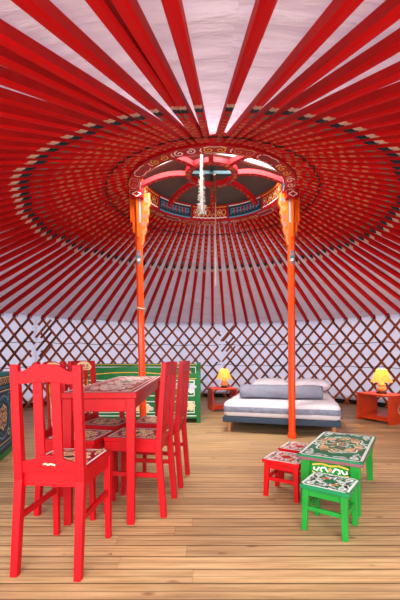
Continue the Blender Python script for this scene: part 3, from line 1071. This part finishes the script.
# ------------------------------------------------------------------ stools
def make_stool(body, top, label, ornament_cols):
    t = thing('stool', label, 'stool', group='small painted stools')
    h, a_ = 0.244, 0.124
    mb = MB()
    mb.box(-a_, a_, -a_, a_, h - 0.022, h)
    mp = lambda u, v: (u, v, h + 0.0012)
    rect_line(mb, a_ - 0.010, a_ - 0.010, 0.014, mp, 1)
    corner_scrolls(mb, a_ - 0.02, a_ - 0.02, 0.047, 0.019, mp, 1, 1)
    for k in range(4):
        an = pi / 2 * k
        mb.ribbon(spiral(0.062 * cos(an), 0.062 * sin(an), 0.024, 1.2, an), 0.013, mp, 1)
        mb.ribbon(spiral(0.052 * cos(an + pi / 4), 0.052 * sin(an + pi / 4), 0.020, 1.2, an, -1), 0.012, mp, 1 + k % 2)
        mb.ribbon([(0.05 * cos(an), 0.05 * sin(an)), (0.05 * cos(an + pi / 2), 0.05 * sin(an + pi / 2))], 0.007, mp, 3)
    mb.blot([(0.036, 0), (0, 0.036), (-0.036, 0), (0, -0.036)], lambda u, v: (u, v, h + 0.0018), 4)
    mb.build('seat', [top] + ornament_cols, t, 0.003)
    mb = MB()
    for s in (-1, 1):
        mb.box(-0.09, 0.09, s * 0.096 - 0.008, s * 0.096 + 0.008, h - 0.062, h - 0.022)
        mb.box(s * 0.096 - 0.008, s * 0.096 + 0.008, -0.09, 0.09, h - 0.062, h - 0.022)
    mb.build('apron', body, t, 0.002)
    for s in (-1, 1):
        mb = MB(); mb.box(-0.09, 0.09, s * 0.099 - 0.008, s * 0.099 + 0.008, 0.106, 0.128); mb.build('stretcher', body, t, 0.002)
        mb = MB(); mb.box(s * 0.099 - 0.008, s * 0.099 + 0.008, -0.09, 0.09, 0.106, 0.128); mb.build('stretcher', body, t, 0.002)
    for sx in (-1, 1):
        for sy in (-1, 1):
            mb = MB()
            mb.beam((sx * 0.104, sy * 0.104, 0), (sx * 0.096, sy * 0.096, h - 0.022), 0.027, 0.027, 0.034, 0.034)
            mb.build('leg', body, t, 0.003)
    return t


g = make_stool('green', 'green_top', 'green stool with a white scrollwork top, in front of the green table', ['mint', 'peach', 'mint', 'green_top'])
g.location = (0.700, 1.915, 0); g.rotation_euler.z = radians(-36)
rs_ = make_stool('stool_red', 'stool_red', 'nearer of two red stools with white painted tops beside the green table', ['white', 'cream', 'white', 'stool_red'])
rs_.location = (0.578, 2.380, 0); rs_.rotation_euler.z = radians(-33)
dup(rs_, (0.745, 2.655, 0), radians(-32), 'farther red stool, half hidden between the first red stool and green table')

# ------------------------------------------------------------------ low green table
gt = thing('low_table', 'low green table with a white and peach painted top', 'table', (0.955, 2.425, 0), radians(-31))
lx, ly, lh = 0.188, 0.385, 0.318
mb = MB()
mb.box(-lx, lx, -ly, ly, lh - 0.012, lh)
mp = lambda u, v: (u, v, lh + 0.0012)
rect_line(mb, lx - 0.014, ly - 0.016, 0.016, mp, 1)
corner_scrolls(mb, lx - 0.028, ly - 0.03, 0.062, 0.021, mp, 1, 1)
mq = lambda u, v: (u, v, lh + 0.0018)
mb.blot(ellipse(0, 0, 0.128, 0.20, 64, 8, 0.13)[:-1], lambda u, v: (u, v, lh + 0.0009), 3)
mb.blot(ellipse(0, 0, 0.095, 0.152, 64, 8, 0.12, pi)[:-1], lambda u, v: (u, v, lh + 0.0012), 0)
mb.ribbon(ellipse(0, 0, 0.146, 0.228, 72, 8, 0.11), 0.012, mp, 1)
for k in range(8):
    an = 2 * pi * k / 8
    mb.ribbon(spiral(0.112 * cos(an), 0.176 * sin(an), 0.026, 1.2, an), 0.009, mq, (0, 2)[k % 2])
    mb.ribbon(spiral(0.145 * cos(an + .39), 0.225 * sin(an + .39), 0.026, 1.2, an, -1), 0.012, mq, (1, 2)[k % 2])
    mb.ribbon(spiral(0.068 * cos(an + .2), 0.108 * sin(an + .2), 0.020, 1.1, an), 0.009, mq, (1, 3, 4, 1)[k % 4])
mb.ribbon(ellipse(0.018, 0, 0.034, 0.055, 28), 0.011, mq, 1)
mb.ribbon(ellipse(-0.018, 0, 0.034, 0.055, 28), 0.011, mq, 2)
mb.ribbon([(-0.06, -0.03), (-0.02, 0.02), (0.02, -0.02), (0.06, 0.03)], 0.012, mq, 3)
mb.build('table_top', ['green_top', 'mint', 'peach', 'cream', 'pink'], gt, 0.002)
mb = MB()
mb.box(-lx + 0.003, lx - 0.003, -ly + 0.003, ly - 0.003, lh - 0.030, lh - 0.012)
mb.build('top_edge', 'plum', gt, 0.002)
for s in (-1, 1):
    mb = MB()
    y = s * (ly - 0.055)
    mb.box(-lx + 0.07, lx - 0.07, y - 0.008, y + 0.008, lh - 0.150, lh - 0.030)
    mpa = lambda u, v: (u * -s, y + s * 0.0095, lh - 0.085 + v)
    mb.blot([(-0.10, 0.0), (-0.07, 0.03), (0.07, 0.03), (0.10, 0.0), (0.07, -0.03), (-0.07, -0.03)], mpa, 0)
    mpb = lambda u, v: (u * -s, y + s * 0.0108, lh - 0.085 + v)
    for q in (-1, 1):
        mb.ribbon([(q * 0.012, -0.012), (q * 0.03, 0.014), (q * 0.05, 0.010), (q * 0.056, -0.008), (q * 0.044, -0.012)], 0.010, mpb, 2)
        mb.ribbon([(q * 0.062, 0.012), (q * 0.078, -0.010), (q * 0.096, -0.004), (q * 0.092, 0.010)], 0.010, mpb, 2)
    mb.blot([(-0.012, 0.004), (0, -0.012), (0.012, 0.004), (0, 0.018)], mpb, 3)
    mb.ribbon([(-0.105, 0.022), (-0.05, 0.034), (0, 0.026), (0.05, 0.034), (0.105, 0.022)], 0.010, mpb, 1)
    mb.ribbon([(-0.105, -0.02), (-0.05, -0.032), (0, -0.024), (0.05, -0.032), (0.105, -0.02)], 0.010, mpb, 1)
    mb.build('end_panel', ['green', 'yellow', 'white', 'peach'], gt, 0.002)
    mb = MB()
    x = s * (lx - 0.060)
    mb.box(x - 0.008, x + 0.008, -ly + 0.07, ly - 0.07, lh - 0.115, lh - 0.030)
    mb.build('side_panel', 'plum', gt, 0.002)
    mb = MB()
    x = s * (lx - 0.060)
    mb.box(x - 0.010, x + 0.010, -ly + 0.06, ly - 0.06, lh - 0.150, lh - 0.115)
    mb.build('side_rail', 'yellow', gt, 0.002)
for sx in (-1, 1):
    for sy in (-1, 1):
        mb = MB()
        x, y = sx * (lx - 0.048), sy * (ly - 0.045)
        mb.beam((x + sx * 0.012, y + sy * 0.008, 0), (x, y, lh - 0.030), 0.036, 0.036, 0.056, 0.056)
        mb.build('leg', 'green', gt, 0.003)


# ------------------------------------------------------------------ bed
BA = radians(-15.5)
bx, by = 0.272, 4.31          # foot end, left corner
BW, BL = 1.345, 1.92
bed = thing('bed_frame', 'low double bed base in slate cloth with pale wooden legs', 'bed', (bx, by, 0), BA)
mb = MB()
mb.box(0.0, BW, 0.0, BL, 0.122, 0.188)
mb.build('base', 'bed_frame', bed, 0.012)
for x in (0.07, BW - 0.07):
    for y in (0.06, BL - 0.06):
        mb = MB()
        mb.lathe([(0.020, 0), (0.028, 0.126)], (x, y, 0), 12)
        mb.build('leg', 'bed_leg', bed)


def soft_box(name, mats, w, l, h, parent, rnd=0.05, nx=28, ny=36, puff=0.01, seed=0):
    """rounded slab of cloth: rounded in plan and section, slightly lumpy top"""
    mb = MB()
    rings = []
    prof = [(0.0, 0.02), (0.0, 0.0)]
    sect = []
    k = 5
    for i in range(k + 1):
        t = pi / 2 * i / k
        sect.append((rnd * (1 - sin(t)) * 0.6, rnd * 0.6 * (1 - cos(t))))
    outline = []
    cr = 0.07
    for (cx_, cy_, a0) in ((w - cr, cr, -pi / 2), (w - cr, l - cr, 0), (cr, l - cr, pi / 2), (cr, cr, pi)):
        for i in range(7):
            t = a0 + pi / 2 * i / 6
            outline.append((cx_ + cr * cos(t), cy_ + cr * sin(t), cos(t), sin(t)))
    # subdivide the straight runs
    full = []
    for i, p_ in enumerate(outline):
        q_ = outline[(i + 1) % len(outline)]
        full.append(p_)
        d = hypot(q_[0] - p_[0], q_[1] - p_[1])
        m_ = int(d / 0.09)
        for j in range(1, m_):
            s = j / m_
            full.append(tuple(p_[q] + (q_[q] - p_[q]) * s for q in range(4)))
    levels = [(0.035, 0.0), (0.010, 0.012), (0.0, 0.035), (0.0, h * 0.5), (0.0, h - 0.04), (0.012, h - 0.014), (0.035, h - 0.002), (0.09, h + puff * 0.5), (0.25, h + puff), (0.45, h + puff)]
    n = len(full)
    for ins, z in levels:
        for (x, y, nx_, ny_) in full:
            if ins < 0.08:
                px, py = x - nx_ * ins, y - ny_ * ins
            else:
                f = 1 - ins * 2 / min(w, l) * 0.99
                px, py = w / 2 + (x - w / 2) * f, l / 2 + (y - l / 2) * f
            wob = 0.006 * noise.noise(Vector((px * 5 + seed, py * 5, z * 14)))
            mb.v.append((px + nx_ * wob, py + ny_ * wob, z + (wob if z > h * 0.6 else 0)))
    for i in range(len(levels) - 1):
        for j in range(n):
            j2 = (j + 1) % n
            m_ = 0
            mb.face((i * n + j, i * n + j2, (i + 1) * n + j2, (i + 1) * n + j), m_)
    mb.face([j for j in range(n)][::-1]); e = (len(levels) - 1) * n
    mb.face([e + j for j in range(n)])
    return mb.build(name, mats, parent, smooth=True), full


mat_t = thing('mattress', 'thick mattress in a white sheet with a grey side band', 'mattress', (bx + sin(-BA) * 0.01, by, 0.190), BA)
cover, outline = soft_box('sheet', 'sheet', BW, BL, 0.175, mat_t)
mb = MB()
n = len(outline)
for z in (0.058, 0.070, 0.112, 0.124):
    for i, (x, y, nx_, ny_) in enumerate(outline):
        off = (0.001 if z in (0.058, 0.124) else 0.007) + 0.002 * noise.noise(Vector((x * 9, y * 9, z * 30)))
        L_ = hypot(nx_, ny_) or 1
        zz = z + 0.007 * noise.noise(Vector((x * 3, y * 3, 2)))
        mb.v.append((x + nx_ / L_ * off, y + ny_ / L_ * off, zz))
for k in range(3):
    for i in range(n):
        j = (i + 1) % n
        mb.face((k * n + i, k * n + j, (k + 1) * n + j, (k + 1) * n + i))
tag(mb.build('side_band', 'grey_band', mat_t, smooth=True), 'wrinkled grey band round the mattress side')
MZ = 0.190 + 0.175 + 0.014
rotb = Matrix.Rotation(BA, 3, 'Z')


def on_bed(u, v):
    p = rotb @ Vector((u, v, 0))
    return (bx + p.x, by + p.y, MZ)


# pillows
def pillow(label, u, v, rot, w=0.57, d=0.46, h=0.19, seed=0):
    mb = MB()
    nu, nv = 28, 20
    for side in (1, -1):
        b = len(mb.v)
        for j in range(nv + 1):
            for i in range(nu + 1):
                a_, c_ = -1 + 2 * i / nu, -1 + 2 * j / nv
                pinch = 1 - 0.07 * (1 - abs(a_)) * abs(c_) ** 3
                x = a_ * w / 2 * (1 - 0.06 * (1 - c_ * c_) * 0)
                e = (1 - abs(a_) ** 3.0) * (1 - abs(c_) ** 3.0)
                z = h / 2 + side * h / 2 * max(0, e) ** 0.55
                z += 0.012 * noise.noise(Vector((a_ * 2.2 + seed, c_ * 2.2, side))) * e
                mb.v.append((x, c_ * d / 2 * pinch, z if side > 0 else max(0.0, z)))
        for j in range(nv):
            for i in range(nu):
                q = (b + j * (nu + 1) + i, b + j * (nu + 1) + i + 1, b + (j + 1) * (nu + 1) + i + 1, b + (j + 1) * (nu + 1) + i)
                mb.face(q if side > 0 else q[::-1])
    o = mb.build('pillow', 'pillow', smooth=True)
    o.location = on_bed(u, v); o.rotation_euler = (0, 0, BA + rot)
    tag(o, label, 'pillow', 'white pillows at the head of the bed')


pillow('left white pillow at the bed head, behind the grey duvet roll', 0.46, 1.54, 0.03, seed=1)
pillow('right white pillow at the bed head, past the orange post', 1.06, 1.50, -0.04, seed=5)

# rolled grey duvet lying across the bed
dv = thing('rolled_duvet', 'grey duvet rolled up across the middle of the bed', 'duvet', on_bed(0.66, 0.44), BA + radians(6))
mb = MB()
nl_, nr_ = 40, 28
Ld, ry, rz = 1.02, 0.135, 0.086
for i in range(nl_ + 1):
    s = i / nl_
    x = -Ld / 2 + Ld * s
    endf = min(1, min(s, 1 - s) / 0.03)
    f = 0.86 + 0.14 * sqrt(max(0, endf))
    for k in range(nr_):
        t = 2 * pi * k / nr_
        ff = f * (1 + 0.09 * noise.noise(Vector((x * 10, cos(t) * 1.4, sin(t) * 1.4))) + 0.02 * noise.noise(Vector((x * 22, cos(t) * 3, sin(t) * 3))))
        sq = 1 / (abs(cos(t)) ** 2.25 + abs(sin(t)) ** 2.25) ** (1 / 2.25)
        mb.v.append((x, ry * ff * sq * cos(t), max(0.001, rz + rz * ff * sq * sin(t))))
for i in range(nl_):
    for k in range(nr_):
        k2 = (k + 1) % nr_
        mb.face((i * nr_ + k, (i + 1) * nr_ + k, (i + 1) * nr_ + k2, i * nr_ + k2))
mb.face([k for k in range(nr_)]); mb.face([nl_ * nr_ + k for k in range(nr_)][::-1])
mb.build('roll', 'duvet', dv, smooth=True)
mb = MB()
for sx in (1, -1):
    pts = spiral(0, 0, 0.085, 2.4, 0.4, 1, 50, 0.06)  # shade between the rolled layers, drawn as a flat dark ribbon
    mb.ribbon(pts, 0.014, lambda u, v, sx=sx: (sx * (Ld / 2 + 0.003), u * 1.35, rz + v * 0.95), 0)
tag(mb.build('fold_shade', 'duvet_shade', dv), 'dark spiral painted as the shade between folds at the roll end')
mb = MB()
mb.box(-0.02, 0.045, -0.02, 0.02, rz * 2 - 0.008, rz * 2 + 0.006)
mb.build('care_tag', 'cream', dv, 0.002).location.x = 0.21


# ------------------------------------------------------------------ nightstands and lamps
def nightstand(label, loc, rot, w, d, h, motif):
    """local x: along the open front, y: depth"""
    t = thing('nightstand', label, 'nightstand', loc, rot, 'orange open nightstands')
    mb = MB(); mb.box(-0.012, w + 0.012, -0.010, d, h - 0.022, h); mb.build('top', 'orange_wood', t, 0.003)
    for k, x in enumerate((0.0, w - 0.022)):
        mb = MB(); mb.box(x, x + 0.022, 0, d - 0.005, 0, h - 0.022)
        if motif:
            xx = x - 0.0012 if k == 0 else x + 0.0232
            mp = lambda u, v: (xx, d / 2 + u, h * 0.5 + v)
            mb.ribbon([(0, -0.055), (0.035, 0), (0, 0.055), (-0.035, 0), (0, -0.055)], 0.009, mp, 1)
            mb.ribbon(spiral(0, 0.0, 0.018, 1.0, 0), 0.008, mp, 2)
        mb.build('side_panel', ['orange_wood', 'cream', 'teal'], t, 0.003)
    mb = MB(); mb.box(0.022, w - 0.022, 0.01, d - 0.01, 0.085, 0.105); mb.build('shelf', 'orange_wood', t, 0.002)
    mb = MB(); mb.box(0.022, w - 0.022, 0.02, 0.036, 0.035, 0.085); mb.build('plinth', 'orange_wood', t, 0.002)
    return t


nightstand('orange open nightstand left of the bed, by the back lattice', (0.205, 5.86, 0), radians(10), 0.42, 0.42, 0.378, False)
nightstand('orange open nightstand at the right edge, diamond motif on its side', (2.285, 5.19, 0), radians(-66), 0.53, 0.40, 0.392, True)


def lamp(label, loc, s=1.0, power=4.0):
    t = thing('table_lamp', label, 'lamp', loc, 0, 'lit table lamps')
    mb = MB(); mb.lathe([(0.070 * s, 0), (0.074 * s, 0.012 * s), (0.060 * s, 0.028 * s), (0.052 * s, 0.036 * s)], n=24); mb.build('foot', 'lamp_foot', t, smooth=True)
    mb = MB()
    mb.lathe([(0.040 * s, 0.034 * s), (0.066 * s, 0.055 * s), (0.070 * s, 0.072 * s), (0.052 * s, 0.094 * s), (0.042 * s, 0.104 * s), (0.056 * s, 0.118 * s), (0.058 * s, 0.130 * s), (0.038 * s, 0.148 * s), (0.024 * s, 0.16 * s), (0.020 * s, 0.19 * s)], n=24)
    mb.build('body', 'ceramic', t, smooth=True)
    # pleated shade, open top and bottom
    mb = MB()
    n = 48
    z0, z1, r0, r1 = 0.165 * s, 0.345 * s, 0.142 * s, 0.068 * s
    for r, z in ((r0, z0), (r0 * 0.94, z0 + 0.02 * s), ((r0 + r1) / 2 * 0.97, (z0 + z1) / 2), (r1 * 1.03, z1 - 0.01 * s), (r1, z1)):
        for k in range(n):
            rr = r * (1 + (0.02 if k % 2 else -0.02))
            mb.v.append((rr * cos(2 * pi * k / n), rr * sin(2 * pi * k / n), z))
    for i in range(4):
        for k in range(n):
            k2 = (k + 1) % n
            mb.face((i * n + k, i * n + k2, (i + 1) * n + k2, (i + 1) * n + k))
    sh = mb.build('lamp_shade', 'shade', t)
    md = sh.modifiers.new('thickness', 'SOLIDIFY'); md.thickness = 0.002
    mb = MB(); mb.lathe([(0.004 * s, 0.185 * s), (0.013 * s, 0.19 * s), (0.013 * s, 0.21 * s), (0.026 * s, 0.235 * s), (0.028 * s, 0.255 * s), (0.02 * s, 0.275 * s), (0.004 * s, 0.284 * s)], n=16)
    mb.build('bulb', 'bulb', t, smooth=True)
    li = bpy.data.lights.new('bulb light', 'POINT')
    li.energy = power; li.color = (1.0, 0.60, 0.24); li.shadow_soft_size = 0.03
    lo = bpy.data.objects.new('bulb_light', li); COL.objects.link(lo)
    lo.location = (0, 0, 0.305 * s); lo.parent = t
    return t


lamp('lit table lamp on the nightstand left of the bed', (0.415, 6.10, 0.378), 0.93, 8.0)
lamp('lit table lamp on the nightstand at the right edge', (2.56, 5.02, 0.392), 0.98, 14.0)

# ------------------------------------------------------------------ green daybed behind the dining table
db_ = thing('daybed', 'green painted daybed behind the dining table', 'daybed', (-1.76, 4.88, 0), radians(0))
DW, DD = 1.76, 0.78


def scroll_panel(mb, w, h, mp, cols, n):
    """row of scroll clusters with clouds inside a ruled frame"""
    rect_line(mb, w / 2 - 0.02, h / 2 - 0.015, 0.012, mp, cols[0])
    for i in range(n):
        u = -w / 2 + w * (i + 0.5) / n
        c_ = cols[i % len(cols)]
        s = min(h * 0.22, w / n * 0.24)
        mb.ribbon(ellipse(u, 0, s * 1.5, s * 0.95, 30, 6, 0.12), s * 0.4, mp, c_)
        mb.ribbon(spiral(u - s * 2.0, s * 0.5, s * 0.8, 1.8, 0.3), s * 0.32, mp, cols[(i + 1) % len(cols)])
        mb.ribbon(spiral(u + s * 2.0, -s * 0.5, s * 0.8, 1.8, pi), s * 0.32, mp, cols[(i + 2) % len(cols)])
        mb.ribbon(spiral(u, 0, s * 0.6, 1.1, i), s * 0.3, mp, cols[(i + 2) % len(cols)])


mb = MB()
nb = 30
arch = lambda x: 0.685 + 0.085 * max(0.0, sin(pi * min(1, max(0, (x - 0.05) / (DW - 0.25))))) ** 0.6
mb.strip_prism([(DW * i / nb, arch(DW * i / nb)) for i in range(nb + 1)], [(DW * i / nb, 0.06) for i in range(nb + 1)], lambda u, v, t: (u, t, v), 0.0, 0.035)
fr_ = lambda u, v: (DW / 2 + u, -0.0015, v)
mb.ribbon([(-DW / 2 + 0.05 + (DW - 0.1) * i / nb, arch(0.05 + (DW - 0.1) * i / nb) - 0.075) for i in range(nb + 1)], 0.012, fr_, 3)
mb.ribbon([(-DW / 2 + 0.05 + (DW - 0.1) * i / nb, 0.10) for i in range(nb + 1)], 0.012, fr_, 1)
for zc, hh, nn in ((0.48, 0.24, 5), (0.22, 0.18, 6)):
    scroll_panel(mb, DW - 0.12, hh, lambda u, v, zc=zc: (DW / 2 + u, -0.0018, zc + v), [1, 2, 4], nn)
for u0, z0_, m_ in ((-0.55, 0.36, 1), (-0.1, 0.44, 4), (0.42, 0.40, 1), (0.72, 0.50, 4), (0.70, 0.24, 2), (0.1, 0.2, 2)):
    mb.blot(ellipse(0, 0, 0.11, 0.055, 40, 7, 0.12)[:-1], lambda u, v: (DW / 2 + u0 + u, -0.0022, z0_ + v), m_)
    mb.ribbon(spiral(0, 0, 0.035, 1.2, u0), 0.014, lambda u, v: (DW / 2 + u0 + u, -0.0030, z0_ + v), 5)
mb.build('front_board', ['green_dark', 'mint', 'cream', 'yellow', 'cushion', 'eye_blue'], db_, 0.004)
mb = MB()
mb.box(0.0, DW, DD - 0.035, DD, 0.06, 0.80)
scroll_panel(mb, DW - 0.1, 0.26, lambda u, v: (DW / 2 + u, DD - 0.0365, 0.63 + v), [1, 2, 4], 5)
mb.ribbon([(0.04, 0.785), (DW - 0.04, 0.785)], 0.012, lambda u, v: (u, DD - 0.0365, v), 3)
mb.build('back_board', ['green_dark', 'mint', 'cream', 'yellow', 'teal'], db_, 0.004)
for k, x in enumerate((0.0, DW - 0.035)):
    mb = MB()
    mb.box(x, x + 0.035, 0.04, DD - 0.04, 0.06, 0.66)
    for sd, xx in ((-1, x - 0.0015), (1, x + 0.0365)):
        mp = lambda u, v, xx=xx: (xx, DD / 2 + u, 0.36 + v)
        scroll_panel(mb, DD - 0.12, 0.54, mp, [1, 2, 3], 2)
        mb.ribbon(ellipse(-0.08, 0.08, 0.07, 0.10, 24), 0.03, mp, 1)
        mb.ribbon(spiral(-0.08, 0.08, 0.04, 1, 0), 0.022, mp, 4)
    mb.build('end_board', ['green_dark', 'mint', 'cream', 'yellow', 'eye_blue'], db_, 0.004)
    for y in (0.0, DD - 0.05):
        mb = MB()
        mb.box(x - 0.012, x + 0.045, y - 0.006, y + 0.05, 0, 0.71 if y < 0.1 else 0.82)
        mb.build('corner_post', 'green_dark', db_, 0.004)
mb = MB(); mb.box(0.036, DW - 0.036, 0.036, DD - 0.036, 0.28, 0.30); mb.build('slat_base', 'green_dark', db_)

# ------------------------------------------------------------------ painted chest at the left edge
ch = thing('painted_chest', 'navy painted chest with green edging at the left edge of the view', 'chest', (-1.845, 3.50, 0), radians(-165.6 + 180 + 0))
# local: x = 0 is the face towards the tent's middle, chest runs towards -y
CLN, CDP, CHT = 1.15, 0.42, 0.77
ch.rotation_euler.z = radians(14)
mb = MB()
mb.box(-CDP, 0, -CLN, 0, 0.05, CHT - 0.03)
mpc = lambda u, v: (0.0015, -CLN / 2 + u, 0.37 + v)
rect_line(mb, CLN / 2 - 0.035, 0.27, 0.020, mpc, 2)
rect_line(mb, CLN / 2 - 0.065, 0.235, 0.008, mpc, 3)
for s in (-1, 1):
    mq = lambda u, v, s=s: (0.0022, -CLN / 2 + s * 0.27 + u, 0.37 + v)
    mb.ribbon(ellipse(0, 0, 0.20, 0.19, 40), 0.014, mq, 1)
    mb.ribbon(ellipse(0, 0, 0.165, 0.155, 40, 8, 0.1), 0.014, mq, 2)
    medallion(mb, 0.12, 0.12, 0.016, mq, 3, 4, 1)
    for k in range(4):
        an = pi / 2 * k + pi / 4
        mb.ribbon(spiral(0.235 * cos(an), 0.235 * sin(an), 0.045, 1.2, an), 0.014, mq, 3 if k % 2 else 1)
mb.build('body', ['navy', 'sky', 'teal', 'cream', 'peach'], ch, 0.004)
mb = MB(); mb.box(-CDP - 0.01, 0.008, -CLN - 0.01, 0.012, 0.0, 0.05); mb.build('plinth', 'green_dark', ch, 0.004)
mb = MB(); mb.box(-CDP - 0.01, 0.012, -CLN - 0.01, 0.014, CHT - 0.03, CHT)
mb.build('lid', 'teal', ch, 0.004)
mb = MB()
mb.box(0.0, 0.010, -CLN + 0.01, -0.005, CHT - 0.115, CHT - 0.035)
mpr = lambda u, v: (0.0115, -CLN / 2 + u, CHT - 0.075 + v)
for i in range(-7, 8):
    mb.ribbon(ellipse(i * 0.075, 0, 0.026, 0.022, 20, 4, 0.2), 0.010, mpr, 1 + i % 2)
mb.ribbon([(-CLN / 2 + 0.03, 0.034), (CLN / 2 - 0.03, 0.034)], 0.008, mpr, 1)
mb.build('frieze', ['teal_dark', 'cream', 'peach'], ch, 0.002)

# ------------------------------------------------------------------ light
w = bpy.data.worlds.new('overcast sky'); S.world = w
w.use_nodes = True
nt = w.node_tree
bg = nt.nodes['Background']
bg.inputs[0].default_value = (0.93, 0.96, 1.0, 1)
bg.inputs[1].default_value = 2.4


def area(name, loc, rot, sx, sy, power, col, shape='RECTANGLE'):
    l = bpy.data.lights.new(name, 'AREA'); l.shape = shape; l.size = sx; l.size_y = sy; l.energy = power; l.color = col
    o = bpy.data.objects.new(name, l); COL.objects.link(o); o.location = loc; o.rotation_euler = rot
    return o


# daylight through the wide open doorway behind the viewer
area('doorway_daylight', (0.13, -2.6, 2.5), (radians(68), 0, 0), 4.4, 3.0, 420, (1.0, 0.97, 0.94))
# daylight falling through the open near half of the crown
area('crown_daylight', (CX, CY - 0.75, 4.1), (radians(9), 0, 0), 2.0, 1.4, 430, (1.0, 0.96, 0.90))

# ------------------------------------------------------------------ camera
cam = bpy.data.cameras.new('camera')
cam.sensor_width = 36; cam.sensor_fit = 'AUTO'
cam.lens = 356 / 600 * 36
cam.shift_y = 56 / 600
cam.clip_start = 0.02
co = bpy.data.objects.new('camera', cam); COL.objects.link(co)
co.location = (0, 0, EYE); co.rotation_euler = (radians(90), 0, 0)
S.camera = co
S.view_settings.view_transform = 'Standard'
S.view_settings.look = 'None'
S.view_settings.gamma = 1
S.view_settings.exposure = 0.28
